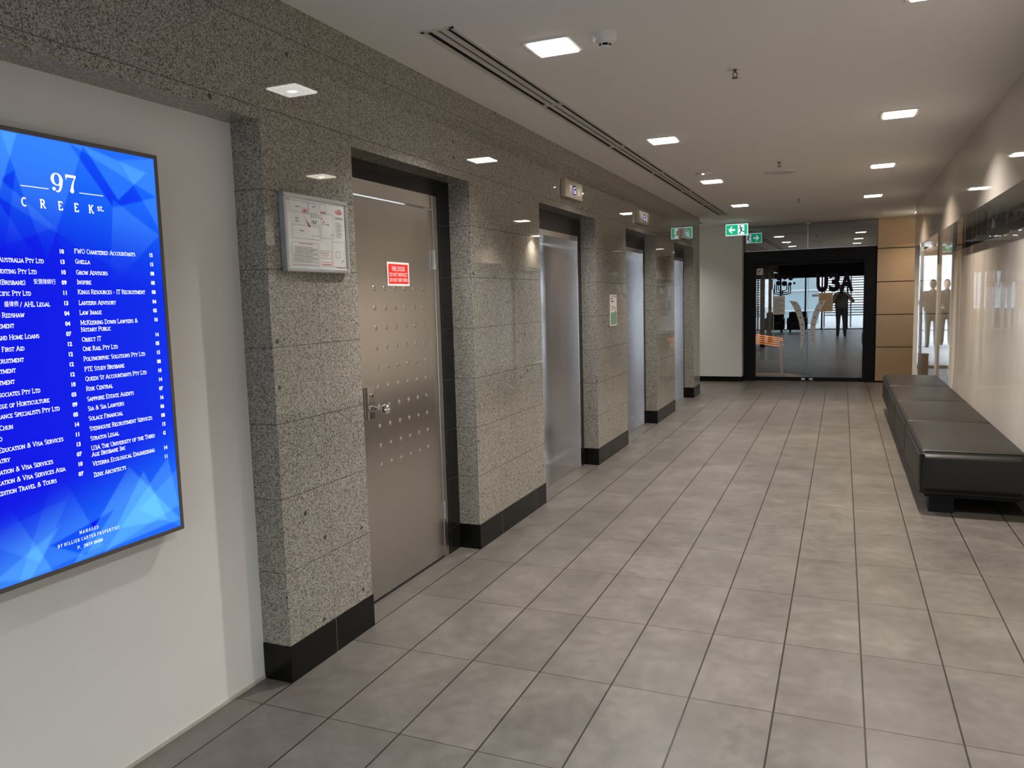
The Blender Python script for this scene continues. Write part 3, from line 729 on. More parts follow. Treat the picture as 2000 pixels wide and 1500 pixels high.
exit_sign(.265, 10.19, 2.442, 'lit green exit sign hanging by the last lift, arrow pointing left')

# ================================================================== LEFT WALL FITTINGS
# digital directory screen
SX = -.078; SY0, SY1, SZ0, SZ1 = -1.535, -.835, .748, 2.005
sc_ = thing('directory_screen', (REC, -1.185, 1.376), 'large portrait digital directory screen glowing blue on the white nook wall', 'screen')
mb = MB().box(REC+.001, SX-.006, SY0+.006, SY1-.006, SZ0+.004, SZ1-.004); mb.build('housing', M['black'], sc_)
mb = MB(); bz = .013
for a0, a1, b0, b1 in ((SY0, SY1, SZ0, SZ0+bz), (SY0, SY1, SZ1-bz, SZ1), (SY0, SY0+bz, SZ0+bz, SZ1-bz), (SY1-bz, SY1, SZ0+bz, SZ1-bz)): mb.box(SX-.03, SX+.002, a0, a1, b0, b1)
mb.build('bezel', M['bezel'], sc_)
# display picture: blue ground with pale translucent facets, stored as the picture's own colours
NX, NZ = 300, 540
du, dv = (SY1-SY0-2*bz), (SZ1-SZ0-2*bz)
tris = [((.0, 1.0), (.32, 1.0), (.22, .86), .16), ((.25, 1.0), (.62, 1.0), (.40, .72), .10), ((.1, .95), (.45, .80), (.0, .70), .10), ((.55, 1.0), (.75, .86), (1., .90), -.12), ((.62, 1.0), (.95, .96), (.78, .88), .16),
        ((.2, .86), (.75, .70), (.45, .64), -.10), ((.75, .88), (1., .80), (.70, .66), .10), ((.8, .98), (1., 1.), (1., .82), .10), ((.0, .80), (.3, .92), (.2, .68), -.08), ((.45, .78), (1., .68), (.6, .60), .05),
        ((.0, .0), (.30, .0), (.12, .20), .14), ((.15, .0), (.55, .02), (.36, .24), .10), ((.40, .0), (1., .02), (.72, .20), .18), ((.55, .0), (.95, .20), (1., .06), .14), ((.30, .06), (.62, .10), (.46, .01), -.16), ((.0, .12), (.4, .16), (.25, .03), .10),
        ((.62, .05), (.80, .18), (.92, .03), .16), ((.75, .08), (1., .16), (1., .0), .10), ((.05, .02), (.35, .10), (.2, .0), .12)]
def cover(p, t3):
    # how far inside the facet, softened over about one pixel of the display
    (ax, ay), (bx, by), (cx, cy_) = t3[:3]; d = 1e9
    o = 1 if (bx-ax)*(cy_-ay)-(by-ay)*(cx-ax) > 0 else -1
    for x0, y0, x1, y1 in ((ax, ay, bx, by), (bx, by, cx, cy_), (cx, cy_, ax, ay)):
        L = math.hypot(x1-x0, y1-y0); d = min(d, o*((x1-x0)*(p[1]-y0)-(y1-y0)*(p[0]-x0))/L)
        if d < -.003: return 0.
    return max(0., min(1., d/.006+.5))
def sm_(a, b, x): x = max(0, min(1, (x-a)/(b-a))); return x*x*(3-2*x)
def px_col(u, v_):
    k = max(sm_(.68, 1.0, v_+.10*(u-.5)), .92*sm_(.24, .02, v_-.16*(u-.5)))
    g = .004+.022*u*u*(1-k)+.15*k; r_ = .0+.012*k*k; b_ = .78+.16*k+.05*u
    ad = 0
    for t3 in tris:
        ad += t3[3]*cover((u, v_), t3)
    ad *= min(1, k*1.6)
    return (max(0, r_+ad*.22), max(0, g+ad*.75), min(1, b_+ad*.35))
vs = [(SX, SY0+bz+du*i/NX, SZ0+bz+dv*j_/NZ) for j_ in range(NZ+1) for i in range(NX+1)]
fs_ = [(j_*(NX+1)+i, j_*(NX+1)+i+1, (j_+1)*(NX+1)+i+1, (j_+1)*(NX+1)+i) for j_ in range(NZ) for i in range(NX)]
mb = MB(); mb.add(vs, fs_)
disp = mb.build('display', None, sc_); disp.data.materials.clear()
ca = disp.data.color_attributes.new('picture', 'FLOAT_COLOR', 'POINT'); buf = []
for j_ in range(NZ+1):
    for i in range(NX+1): buf += [*px_col(i/NX, j_/NZ), 1.0]
ca.data.foreach_set('color', buf)
t = NT('screen_picture'); at = t.n('ShaderNodeAttribute'); at.attribute_name = 'picture'
t.b.inputs['Base Color'].default_value = (.01, .01, .012, 1); t.b.inputs['Roughness'].default_value = .3; t.b.inputs['Specular IOR Level'].default_value = .06
t.l(at.outputs['Color'], t.b.inputs['Emission Color']); t.b.inputs['Emission Strength'].default_value = .93
disp.data.materials.append(t.m)
pS = plane_px(SX+.0006, 0, 0)
mb = MB()
# "97": two numerals drawn with thick and thin strokes
def ring(mb, p, cx, cy_, rx, ry, ix, iy, dx=0, n=28):
    for k in range(n):
        a0, a1 = 2*math.pi*k/n, 2*math.pi*(k+1)/n
        mb.flat([(cx+dx+ix*math.cos(a0), cy_+iy*math.sin(a0)), (cx+rx*math.cos(a0), cy_+ry*math.sin(a0)), (cx+rx*math.cos(a1), cy_+ry*math.sin(a1)), (cx+dx+ix*math.cos(a1), cy_+iy*math.sin(a1))], p)
ring(mb, pS, -1.2005, 1.8815, .0185, .0180, .0085, .0150)
def taper(mb, p, pts, ws):
    n = len(pts); L_, R_ = [], []
    for i in range(n):
        ax, ay = pts[max(i-1, 0)]; bx, by = pts[min(i+1, n-1)]; d = math.hypot(bx-ax, by-ay) or 1
        nx, ny = -(by-ay)/d*ws[i]/2, (bx-ax)/d*ws[i]/2
        L_.append((pts[i][0]+nx, pts[i][1]+ny)); R_.append((pts[i][0]-nx, pts[i][1]-ny))
    for i in range(n-1): mb.flat([R_[i], R_[i+1], L_[i+1], L_[i]], p)
tail = [(-1.2005+.0135*math.cos(math.radians(a))*1.0, 1.8815+.0345*math.sin(math.radians(a))-.0) for a in range(5, -118, -9)]
taper(mb, pS, tail, [.0102-.0078*k/len(tail) for k in range(len(tail))])
mb.disc(pS, -1.2110, 1.8540, .0052)
mb.stroke(pS, [(-1.1715, 1.8955), (-1.1390, 1.8955)], .0078); mb.stroke(pS, [(-1.1706, 1.8990), (-1.1706, 1.8850)], .0024)
leg7 = [(-1.1403, 1.8975), (-1.1445, 1.888), (-1.1490, 1.878), (-1.1520, 1.868), (-1.1535, 1.858), (-1.1540, 1.853)]
taper(mb, pS, leg7, [.0030, .0036, .0050, .0072, .0094, .0104]); mb.disc(pS, -1.1540, 1.8535, .0062)
for a, b in ((-1.311, -1.228), (-1.131, -1.050)): mb.rect(pS, a, 1.8500, b, 1.8522)
x = -1.311
for ch, xx in zip('CREEK', (-1.313, -1.258, -1.203, -1.152, -1.104)): slab(mb, ch, pS, xx, 1.796, .0225, t=.165)
text(mb, 'st.', pS, -1.075, 1.8045, .029, xs=.9, bold=.0002)
mb.build('heading', M['screentext'], sc_)
mb = MB(); CAP = .0126
right = [('FWO Chartered Accountants', 1.6735), ('Ghella', 1.6435), ('Grow Advisors', 1.6115), ('Inspire', 1.583), ('Kings Resources - IT Recruitment', 1.554), ('Lantern Advisory', 1.522), ('Law Image', 1.493), ('McKeering Down Lawyers &', 1.463), ('Notary Public', 1.4425), ('Object IT', 1.413), ('One Rail Pty Ltd', 1.385), ('Polymorphic Solutions Pty Ltd', 1.355), ('PTE Study Brisbane', 1.324), ('Queen St Accountants Pty Ltd', 1.295), ('Risk Central', 1.265), ('Sapphire Estate Agents', 1.234), ('Sia & Sia Lawyers', 1.205), ('Solace Financial', 1.175), ('Stenhouse Recruitment Services', 1.144), ('Stratos Legal', 1.114), ('U3A The University of the Third', 1.084), ('Age Brisbane Inc', 1.0645), ('Veterra Ecological Engineering', 1.036), ('Zenx Architects', 1.002)]
for b, z in right: slab(mb, b, pS, -1.1645, z, CAP, xs=1.15)
left = [('Australia Pty Ltd', -1.2623, 1.641), ('uditing Pty Ltd', -1.2866, 1.6103), ('(Brisbane)', -1.3224, 1.5801), ('cific Pty Ltd', -1.309, 1.5504), ('/ AHL Legal', -1.2555, 1.5197), ('o Redshaw', -1.334, 1.4914), ('ement', -1.3658, 1.463), ('and Home Loans', -1.2965, 1.4312), ('t First Aid', -1.343, 1.3997), ('cruitment', -1.3475, 1.3688), ('itment', -1.3734, 1.3414), ('tment', -1.3793, 1.3109), ('ssociates Pty Ltd', -1.3084, 1.2785), ('lege of Horticulture', -1.2835, 1.2475), ('rance Specialists Pty Ltd', -1.2545, 1.2197), ('Chun', -1.3956, 1.1887), ('o', -1.4281, 1.1603), ('Education & Visa Services', -1.252, 1.129), ('atry', -1.4128, 1.101), ('cation & Visa Services', -1.2898, 1.07), ('cation & Visa Services Asia', -1.254, 1.0413), ('edition Travel & Tours', -1.2842, 1.0131)]
for b, ye, z in left: slab(mb, b, pS, ye, z, CAP, align='RIGHT', xs=1.15)
text(mb, '\u5b89\u6f64\u5f8b\u5e2b\u884c', pS, -1.299, 1.583, .0165, xs=.82); text(mb, '\u76db\u5f8b\u5e08', pS, -1.388, 1.5215, .0165, xs=.82)
mb.build('name_lettering', M['screentext'], sc_)
mb = MB()
for k, n_ in enumerate('10 13 10 09 11 13 04 04 07 12 12 12 12 10 03 09 05 14 11 13 07 10 07'.split()): text(mb, n_, pS, -1.2055, 1.671-.0298*k, .0165, 0, 'CENTER', xs=.95, bold=.0006)
for n_, z in zip('15 15 08 08 08 04 05 10 14 05 13 08 10 14 07 16 06 08 13 G 14 11'.split(), (1.677, 1.647, 1.617, 1.587, 1.557, 1.526, 1.497, 1.467, 1.418, 1.389, 1.359, 1.329, 1.299, 1.269, 1.239, 1.209, 1.179, 1.149, 1.119, 1.089, 1.039, 1.009)):
    text(mb, n_, pS, -.888, z-.003, .0165, 0, 'CENTER', xs=.9, bold=.0006)
mb.build('number_lettering', M['screentext'], sc_)
mb = MB()
slab(mb, 'MANAGED', pS, -1.195, .8425, .0085, 0, 'CENTER', track=.35); slab(mb, 'BY HILLIER CARTER PROPERTIES', pS, -1.195, .8215, .0085, 0, 'CENTER', track=.30)
text(mb, 'P.  3839 8688', pS, -1.195, .799, .0135, 0, 'CENTER', xs=1.15)
mb.build('contact_lettering', M['screentext'], sc_)

# framed evacuation plan
pl = thing('evacuation_plan', (0, -.125, 1.79), 'silver framed fire evacuation plan hung on the granite pier beside the steel door', 'framed plan')
mb = MB(); a0, a1, b0, b1 = -.338, .082, 1.637, 1.942; fw = .016
for p0, p1, q0, q1 in ((a0, a1, b0, b0+fw), (a0, a1, b1-fw, b1), (a0, a0+fw, b0+fw, b1-fw), (a1-fw, a1, b0+fw, b1-fw)): mb.box(0, .030, p0, p1, q0, q1, 0, .003, 1)
mb.build('frame', M['alu'], pl)
MB().box(.002, .022, a0+.012, a1-.012, b0+.012, b1-.012).build('sheet', M['paper'], pl)
pp = plane_px(.0224, a0+fw, b0+fw); PW, PH = a1-a0-2*fw, b1-b0-2*fw
def R4(mb, u0, v0, u1, v1): mb.outline(pp, u0*PW, v0*PH, u1*PW, v1*PH, .0014)
mb = MB()
for q in ((.06, .80, .36, .96), (.08, .42, .54, .62), (.36, .80, .50, .955), (.56, .46, .78, .83), (.55, .86, .66, .97), (.40, .42, .54, .48), (.06, .03, .50, .37)): R4(mb, *q)
mb.stroke(pp, [(u*PW, v_*PH) for u, v_ in ((.28, .80), (.30, .66), (.34, .635), (.38, .66), (.42, .635), (.46, .66), (.50, .635), (.54, .65))], .0012)
for u in (.40, .44, .48, .52): mb.rect(pp, u*PW, .74*PH, (u+.012)*PW, .80*PH)
for u, v_, wd in ((.15, .87, .07), (.20, .53, .07), (.64, .66, .07), (.14, .70, .05), (.14, .66, .05), (.43, .90, .04)): mb.rect(pp, u*PW, v_*PH, (u+wd)*PW, v_*PH+.004)
mb.build('plan_lines', M['ink'], pl)
mb = MB()
for k in range(11): mb.rect(pp, (.08 if k > 4 else .11)*PW, (.30-.022*k)*PH, (.48 if k % 3 else .40)*PW, (.30-.022*k)*PH+.0019)
for k in range(11): mb.rect(pp, .84*PW, (.71-.022*k)*PH, (.90+.02*(k % 3))*PW, (.71-.022*k)*PH+.0022); mb.disc(pp, .825*PW, (.715-.022*k)*PH, .0022, 0, 0, 8)
for q in ((.40, .685, .50, .70), (.41, .66, .48, .675), (.82, .79, .95, .80), (.81, .77, .96, .78), (.03, .955, .055, .975), (.80, .02, .97, .03), (.56, .19, .66, .196), (.56, .21, .68, .216)): mb.rect(pp, q[0]*PW, q[1]*PH, q[2]*PW, q[3]*PH)
mb.stroke(pp, [(.74*PW, .50*PH), (.765*PW, .53*PH)], .002); mb.stroke(pp, [(.765*PW, .50*PH), (.74*PW, .54*PH)], .002)
mb.build('plan_lettering', M['inkdark'], pl)
mb = MB()
for q in ((.25, .79, .35, .87), (.52, .155, .72, .27), (.74, .03, .97, .42), (.54, .04, .72, .10), (.80, .18, .88, .27)): R4(mb, *q)
for v_, u0, u1 in ((.90, .86, .93), (.87, .82, .95), (.845, .84, .94)): mb.rect(pp, u0*PW, v_*PH, u1*PW, v_*PH+.006)
for q in ((.18, .345, .40, .355), (.53, .23, .67, .238), (.56, .055, .70, .07), (.27, .81, .33, .85), (.56, .83, .66, .85), (.57, .74, .60, .76), (.60, .68, .62, .72), (.58, .66, .61, .67), (.08, .045, .48, .052), (.36, .25, .43, .255)): mb.rect(pp, q[0]*PW, q[1]*PH, q[2]*PW, q[3]*PH)
mb.build('red_lettering', M['inkred'], pl)
mb = MB().flat([(u*PW, v_*PH) for u, v_ in ((.30, .735), (.355, .60), (.385, .605))], pp); mb.build('red_arrow', M['arrowred'], pl)
mb = MB().stroke(pp, [(.90*PW, .10*PH), (.92*PW, .13*PH), (.95*PW, .135*PH)], .0025); mb.build('green_mark', M['inkgreen'], pl)
MB().box(.0235, .0242, a0+.015, a1-.015, b0+.015, b1-.015).build('glazing', M['clearglass'], pl)

# lift indicators
def indicator(yc, zc, label, digit):
    t_ = thing('lift_indicator', (0, yc, zc), label, 'lift indicator', 'lift position indicators')
    MB().box(0, .040, yc-.215, yc+.215, zc-.068, zc+.068, 0, .004, 1).build('faceplate', M['brass'], t_)
    p = plane_px(.0406, yc, zc)
    mb = MB().flat([(-.110, .030), (-.060, .030), (-.085, -.030)][::-1], p); mb.build('arrow', M['arrowlit'], t_); MB().flat([(.085, -.030), (.145, -.030), (.115, .034)], p).build('arrow', M['arrowlit'], t_)
    MB().rect(p, -.024, -.036, .036, .036).build('display_window', M['dark'], t_)
    mb = MB(); text(mb, digit, plane_px(.0410, yc, zc), .006, -.026, .074, 0, 'CENTER', bold=.001); mb.build('digit', M['digit'], t_)
indicator(3.175, 2.355, 'lift indicator above the first lift, showing a blue G', 'G')
indicator(5.545, 2.345, 'lift indicator above the middle lift', 'G')
indicator(8.05, 2.345, 'lift indicator above the furthest lift, behind the exit sign', 'G')
# poster
po = thing('wall_poster', (0, 4.40, 1.385), 'tall narrow white and green poster on granite between first and middle lifts', 'poster')
MB().box(.001, .004, 4.295, 4.520, 1.238, 1.532).build('sheet', M['signwhite'], po)
p = plane_px(.0045, 4.295, 1.238)
MB().rect(p, .012, .012, .213, .128).build('green_block', M['postergreen'], po)
mb = MB(); text(mb, 'STOP THE', p, .02, .250, .032, 0, xs=.8, bold=.0008); text(mb, 'SPREAD', p, .02, .222, .036, 0, xs=.9, bold=.0012)
mb.v = []; mb.f = []; mb.mi = []; mb.sm = []
for q in ((.02, .252, .085, .266), (.02, .226, .13, .240), (.02, .18, .17, .186), (.02, .165, .16, .170), (.02, .148, .12, .153), (.155, .262, .190, .275), (.02, .278, .19, .284)): mb.rect(p, *q)
mb.disc(p, .180, .165, .012); mb.disc(p, .178, .135, .016); mb.stroke(p, [(.07, .05), (.10, .085)], .006)
mb.build('print', M['inkdark'], po)
# call buttons
def callplate(y, label):
    t_ = thing('call_button', (0, y, 1.39), label, 'lift call button', 'lift call plates')
    MB().box(0, .006, y-.075, y+.075, 1.335, 1.445, 0, .002, 1).build('plate', M['steel'], t_)
    for z in (1.415, 1.37): MB().tube([(.006, y, z), (.011, y, z)], .016, 16).build('button', M['chrome'], t_)
callplate(6.98, 'small square lift call plate on granite between middle and furthest lifts')

# ================================================================== BENCH
bn = thing('leather_bench', (2.8, 5.52, 0), 'long low black leather bench in four padded sections along the cream wall', 'bench')
BX0, BX1, BZ0, BZ1 = 2.497, 3.115, .130, .440; Y0, Y1 = 2.945, 8.10; seg = (Y1-Y0)/4
for k in range(4):
    a, b = Y0+seg*k, Y0+seg*(k+1)
    bm = bmesh.new(); bmesh.ops.create_cube(bm, size=1)
    for v_ in bm.verts: v_.co = Vector(((BX0+BX1)/2+v_.co.x*(BX1-BX0), (a+b)/2+v_.co.y*(seg-.004), (BZ0+BZ1)/2+v_.co.z*(BZ1-BZ0)))
    bmesh.ops.subdivide_edges(bm, edges=bm.edges[:], cuts=9, use_grid_fill=True)
    for v_ in bm.verts:   # upholstered: a soft crown on top, slightly full sides
        fx = (v_.co.x-(BX0+BX1)/2)/((BX1-BX0)/2); fy = (v_.co.y-(a+b)/2)/(seg/2); fz = (v_.co.z-(BZ0+BZ1)/2)/((BZ1-BZ0)/2)
        if fz > .99: v_.co.z += .018*(1-fx*fx)*(1-fy**4)
        if abs(fx) > .99: v_.co.x += math.copysign(.006*(1-fz*fz)*(1-fy**4), fx)
        if abs(fy) > .99 and ((k == 0 and fy < 0) or (k == 3 and fy > 0)): v_.co.y += math.copysign(.008*(1-fz*fz)*(1-fx**4), fy)
    sharp = [e for e in bm.edges if len(e.link_faces) == 2 and e.calc_face_angle(0) > 1.0]
    bmesh.ops.bevel(bm, geom=sharp, offset=.034, segments=5, profile=.5, affect='EDGES')
    cu = MB().bm(bm, 0, True).build('cushion', M['leather'], bn)
    mb = MB(); q = .006; r_ = .0035; zt = BZ1-.008
    for yy in ([a+.012] if k == 0 else []): mb.tube([(BX0+.03, a+.010, BZ1-.010), (BX1-.03, a+.010, BZ1-.010)], r_, 6)
    mb.tube([(BX0+.010, a+.035, BZ1-.010), (BX0+.010, b-.035, BZ1-.010)], r_, 6)
    if k == 0: mb.tube([(BX0+.010, a+.010, BZ0+.03), (BX0+.010, a+.010, BZ1-.03)], r_, 6)
    mb.build('piping', M['leather'], cu)
for (x0, x1), (y0, y1) in [((2.566, 2.716), (3.03, 3.18)), ((2.566, 2.716), (5.44, 5.60)), ((2.566, 2.716), (7.86, 8.01)), ((2.95, 3.08), (5.44, 5.60)), ((2.95, 3.08), (7.86, 8.01))]:
    MB().box(x0, x1, y0, y1, 0, BZ0+.01).build('leg', M['black'], bn)
MB().box(2.54, 3.09, Y0+.08, Y1-.06, BZ0-.025, BZ0+.012).build('underframe', M['black'], bn)

# ================================================================== BEHIND THE GLASS DOOR
rk = thing('stand_in_rack', (.85, 12.0, 0), 'added timber slatted rack behind the left glass leaf, standing in for an orange reflection', 'rack')  # made-up rack in place of a warped orange reflection in the glass
for k in range(5):
    z = .735-.040*k
    mb = MB().box(-.30, .30, -.014, .014, -.0155, .0155, 0, .003, 1, Matrix.Translation((.74, 11.9+.05*k, z)) @ Matrix.Rotation(math.radians(9), 4, 'Y') @ Matrix.Rotation(math.radians(32), 4, 'X')); mb.build('slat', M['timber'], rk)
for yy in (11.9, 12.1):
    MB().tube([(1.00, yy, .66), (1.01, yy, .45), (1.03, yy, 0)], [.03, .022, .022], 10).build('leg', M['paleleg'], rk)
MB().tube([(.50, 12.0, .74), (.50, 12.0, 0)], .02, 10).build('leg', M['paleleg'], rk)
l = bpy.data.lights.new('rack_added_spot', 'SPOT'); l.energy = 650; l.color = (1, .55, .2); l.spot_size = math.radians(26); l.shadow_soft_size = .05  # added spot with no fitting, makes the slats glow orange
lo = bpy.data.objects.new('rack_added_spot', l); COL.objects.link(lo); lo.location = (.78, 11.60, 2.55); lo.rotation_euler = (math.radians(11), 0, 0)

# ================================================================== PEOPLE
def capsule(mb, p0, r0, p1, r1):
    n = max(2, int((Vector(p1)-Vector(p0)).length/(.5*min(r0, r1)))+1)
    pts = [Vector(p0).lerp(Vector(p1), i/n) for i in range(n+1)]
    mb.ball(p0, r0, n=14); mb.ball(p1, r1, n=14); mb.tube(pts, [r0+(r1-r0)*i/n for i in range(n+1)], 14)
def fused(parts, name, m, parent, voxel=.012, off=Vector()):
    mb = MB()
    for q in parts:
        if len(q) == 4: capsule(mb, Vector(q[0])+off, q[1], Vector(q[2])+off, q[3])
        else: mb.ball(Vector(q[0])+off, q[1], 0, q[2])
    ob = mb.build('tmp', m)
    md = ob.modifiers.new('r', 'REMESH'); md.mode = 'VOXEL'; md.voxel_size = voxel; md.use_smooth_shade = True
    sm2 = ob.modifiers.new('s', 'SMOOTH'); sm2.factor = .5; sm2.iterations = 4
    dg = bpy.context.evaluated_depsgraph_get(); me = bpy.data.meshes.new_from_object(ob.evaluated_get(dg)); bpy.data.objects.remove(ob)
    for v_ in me.vertices: v_.co -= off if parent else Vector()
    for p_ in me.polygons: p_.use_smooth = True
    me.name = name; me.materials.clear(); me.materials.append(m)
    o = bpy.data.objects.new(name, me); COL.objects.link(o); o.parent = parent
    return o
def person(loc, label, pose, shirt, rot=0, detail=True):
    """a standing adult about 1.75 m, facing local +y"""
    root = thing('person', loc, label, 'person')
    hx = .09
    (fl, fr) = pose['feet']; el, wl, er, wr = pose['arms']
    sh = .185; shz = 1.43
    head = [((0, .02, 1.63), .095, (.80, 1.0, 1.22)), ((0, .05, 1.565), .062, (.9, 1.0, .9)), ((0, .0, 1.50), .056, (0, -.01, 1.42), .060)]
    head = [(q[0], q[1], q[2]) if len(q) == 3 else q for q in head]
    head += [((0, .118, 1.615), .017, (0.75, 1, 1.3)), ((-.078, .015, 1.62), .022, (.4, .8, 1.3)), ((.078, .015, 1.62), .022, (.4, .8, 1.3)), ((0, .108, 1.572), .016, (1.6, .6, .5)), ((-.032, .098, 1.648), .015, (1.2, .6, .7)), ((.032, .098, 1.648), .015, (1.2, .6, .7))]
    arms = []
    for e, w_, s in ((el, wl, -1), (er, wr, 1)):
        e, w_ = Vector(e), Vector(w_); d = (w_-e).normalized()
        arms.append((e, .042, w_, .028))
        pc = w_+d*.045; side = d.cross(Vector((0, 0, 1))).normalized()
        up = side.cross(d)
        arms.append((w_, .028, pc, .034))
        for i, ln in enumerate((.062, .074, .070, .056)):
            b0 = pc+d*.03+up*(.027-.018*i); k1 = b0+d*ln*.55; k2 = k1+(d*.6-side*s*.8).normalized()*ln*.5
            arms.append((b0, .0095, k1, .009)); arms.append((k1, .009, k2, .008))
        tb = w_+d*.03+up*.025; arms.append((tb, .011, tb+(d*.6+up).normalized()*.055, .009))
    core = [((0, 0, 1.05), .085, (0, 0, 1.35), .085), ((-.10, 0, 1.37), .05, (.10, 0, 1.37), .05)]
    fused(head+arms+core+[((s*hx, 0, .9), .06, ((s*hx+f[0])/2, f[1]/2+.02, .5), .042) for s, f in ((-1, fl), (1, fr))]+[(((s*hx+f[0])/2, f[1]/2+.02, .5), .042, (f[0], f[1], .09), .038) for s, f in ((-1, fl), (1, fr))], 'body', M['skin'], root, .0075 if detail else .014)
    top = [((0, 0, 1.0), .122, (0, 0, 1.36), .122), ((-.09, 0, 1.0), .118, (.09, 0, 1.0), .118), ((-.08, 0, 1.02), .120, (-.10, 0, 1.32), .118), ((.08, 0, 1.02), .120, (.10, 0, 1.32), .118), ((-sh+.03, 0, shz-.03), .072, (sh-.03, 0, shz-.03), .072), ((0, 0, 1.40), .085, (0, .0, 1.465), .070)]
    for e, s in ((el, -1), (er, 1)): top.append(((s*sh, 0, shz-.03), .066, e, .052))
    fused(top, 'shirt', shirt, root, .012 if detail else .018)
    leg = [((-.075, 0, .97), .115, (.075, 0, .97), .115)]
    for s, f in ((-1, fl), (1, fr)):
        k = ((s*hx+f[0])/2, (f[1])/2+.02, .50); leg += [((s*hx, 0, .90), .098, k, .066), (k, .066, (f[0], f[1], .10), .055)]
    fused(leg, 'trousers', M['trouser'], root, .012 if detail else .018)
    for s, f in ((-1, fl), (1, fr)): fused([((f[0], f[1]-.03, .045), .044, (f[0]+s*.02, f[1]+.14, .036), .035)], 'shoe', M['black'], root, .012)
    fused([((0, -.015, 1.665), .098, (.84, 1.02, 1.08)), ((0, -.05, 1.60), .075, (.95, .8, 1.1))], 'hair', M['hair'], root, .012)
    root.rotation_euler.z = rot
    return root
person((1.985, -3.13, 0), 'person in olive shirt photographing with raised phone, mirrored in the glass door', {'feet': ((-.10, 0), (.12, .02)), 'arms': ((-.27, .08, 1.16), (-.155, .19, 1.40), (.36, .06, 1.20), (.165, .19, 1.42))}, M['shirt'])
ph = thing('phone', (1.985, -2.812, 1.475), 'dark phone held up by the person mirrored in the glass door', 'phone')
MB().box(1.915, 2.055, -2.816, -2.808, 1.438, 1.512, 0, .003, 2).build('phone_body', M['black'], ph)
MB().box(1.92, 2.05, -2.8168, -2.816, 1.442, 1.508).build('phone_screen', M['dark'], ph)

# ================================================================== OUTSIDE AND ENTRANCE LOBBY
# entrance glazing behind the camera
mb = MB()
for x in (-1.4, -.35, .62, 1.25, 2.2, 3.2, 4.6): mb.box(x-.03, x+.03, -8.72, -8.62, 0, 2.15)
mb.box(-4, 7, -8.74, -8.60, 2.12, H); mb.box(-4, 7, -8.72, -8.62, 0, .03)
mb.box(-4, -1.4, -8.72, -8.66, 0, H); mb.box(4.6, 7, -8.72, -8.66, 0, H)
struct('wall_entrance', mb, M['black'])
mb = MB()
for a, b in ((-1.37, -.38), (-.32, .59), (.65, 1.22), (1.28, 2.17), (2.23, 3.17), (3.23, 4.57)): mb.box(a, b, -8.675, -8.665, .03, 2.12)
tag(mb.build('window_4', M['clearglass']), 'glazed street entrance mirrored in the glass door', 'window', kind='structure')
# louvre screen across the street, mirrored in the door
ls = thing('louvre_screen', (2.6, -10.6, 0), 'dark horizontal louvre screen outside the entrance, mirrored in the glass door', 'screen')
for x in (1.30, 2.35, 3.9): MB().box(x-.03, x+.03, -10.66, -10.58, 0, 2.9).build('post', M['louvre'], ls)
mb = MB()
for k in range(22): z = .50+k*.105; mb.box(1.3, 3.9, -10.62, -10.55, z, z+.048)
mb.build('louvre_blades', M['louvre'], ls)
fb = thing('facade_block', (0, -16, 0), 'blue green glass building across the street, mirrored in the glass door', 'building')
MB().box(-6, .95, -17, -16, 0, 9).build('facade_glass', M['blueglass'], fb)
mb = MB()
for k in range(8): mb.box(-6.02, .97, -15.99, -15.93, .6+k*1.0, .68+k*1.0)
mb.build('facade_band', M['facade'], fb)
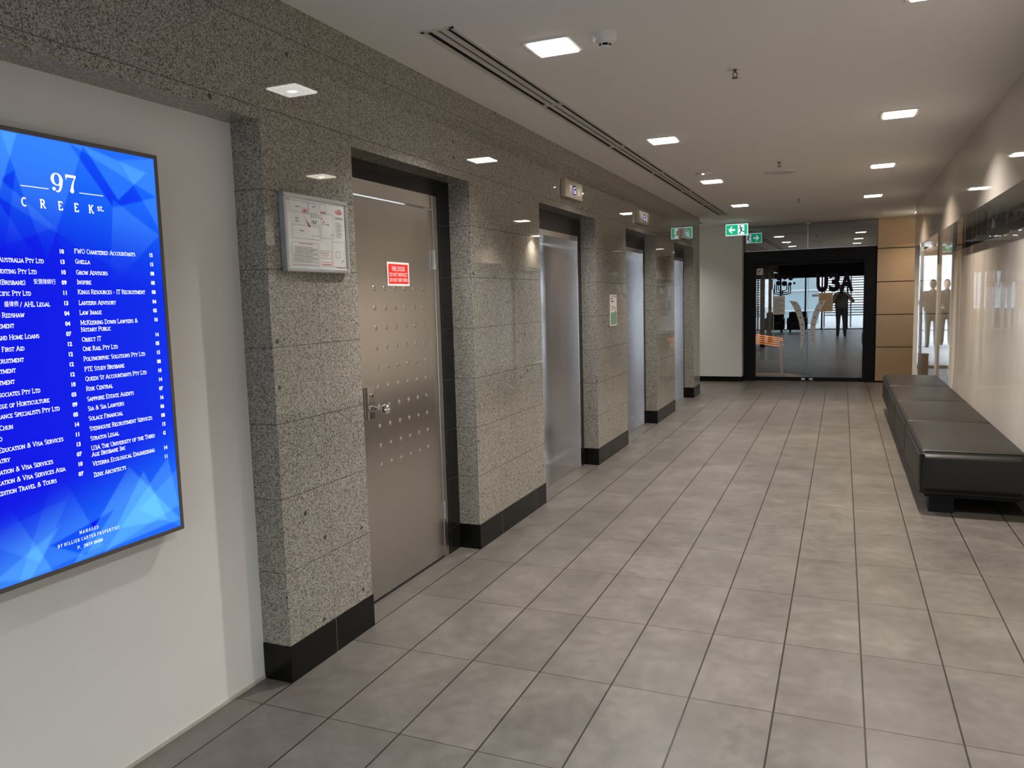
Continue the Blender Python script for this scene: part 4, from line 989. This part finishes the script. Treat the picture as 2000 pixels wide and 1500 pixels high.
# armchairs in the lobby
def armchair(x, y, label):
    t_ = thing('armchair', (x, y, 0), label, 'armchair', 'black lobby armchairs')
    MB().box(x-.33, x+.33, y-.33, y+.33, .12, .40, 0, .03, 3, None, True).build('seat', M['leather'], t_)
    MB().box(x-.33, x+.33, y-.36, y-.20, .12, .78, 0, .05, 3, None, True).build('backrest', M['leather'], t_)
    for s in (-1, 1): MB().box(x+s*.30-.07, x+s*.30+.07, y-.34, y+.34, .12, .56, 0, .04, 3, None, True).build('armrest', M['leather'], t_)
    for sx in (-1, 1):
        for sy in (-1, 1): MB().box(x+sx*.26-.02, x+sx*.26+.02, y+sy*.26-.02, y+sy*.26+.02, 0, .13).build('leg', M['black'], t_)
armchair(.42, -6.6, 'black leather lobby armchair mirrored beside the glass door handle')
armchair(-.42, -6.6, 'black leather lobby armchair mirrored nearer the door frame')

# outside the right-hand window: a covered forecourt with people waiting
mb = MB().box(3.35, 8, 13.9, 14.15, 2.14, 2.38); mb.box(3.35, 8, 13.95, 14.05, 0, .03)
struct('beam', mb, M['brass'])
struct('trim_8', MB().box(3.3, 8, 14.0, 14.06, 0, .05), M['facade'])
struct('wall_daylight_block', MB().box(5.1, 5.2, 7, 14.1, 0, H), M['white'])  # unseen wall added to stop the granite mirroring window daylight
struct('wall_glare_block', MB().box(5.0, 5.2, 14.1, 22, 0, 9), M['darkblock'])  # dark unseen wall added further out, cutting the same mirrored daylight
struct('wall_shop_end', MB().box(3.24, 5.2, 7.0, 7.1, 0, H), M['white'])
mb = MB().box(3.0, 30, 30, 31, 0, 12)
struct('wall_street', mb, M['facade'])
pose = {'feet': ((-.10, 0), (.10, .02)), 'arms': ((-.29, -.05, 1.15), (-.16, .16, 1.05), (.29, -.05, 1.15), (.16, .16, 1.05))}
person((4.155, 20.0, 0), 'standing person with elbows out seen through window, nearer the tan pillar', pose, M['trouser'], 0, False)
person((4.585, 21.0, 0), 'standing person with elbows out seen through window, further from the tan pillar', pose, M['trouser'], math.pi, False)
bin_ = thing('black_bin', (3.30, 12.2, 0), 'square black bin on the floor beyond the window', 'bin')
mb = MB(); 
mb.box(3.225, 3.375, 12.1, 12.3, 0, .38, 0, .008, 2); mb.build('bin_body', M['black'], bin_)
mb = MB().box(3.22, 3.38, 12.095, 12.305, .38, .41, 0, .006, 2); mb.build('bin_lid', M['black'], bin_)
exit_sign(3.47, 11.6, 2.09, 'green exit sign seen through the window top, beyond the bench')
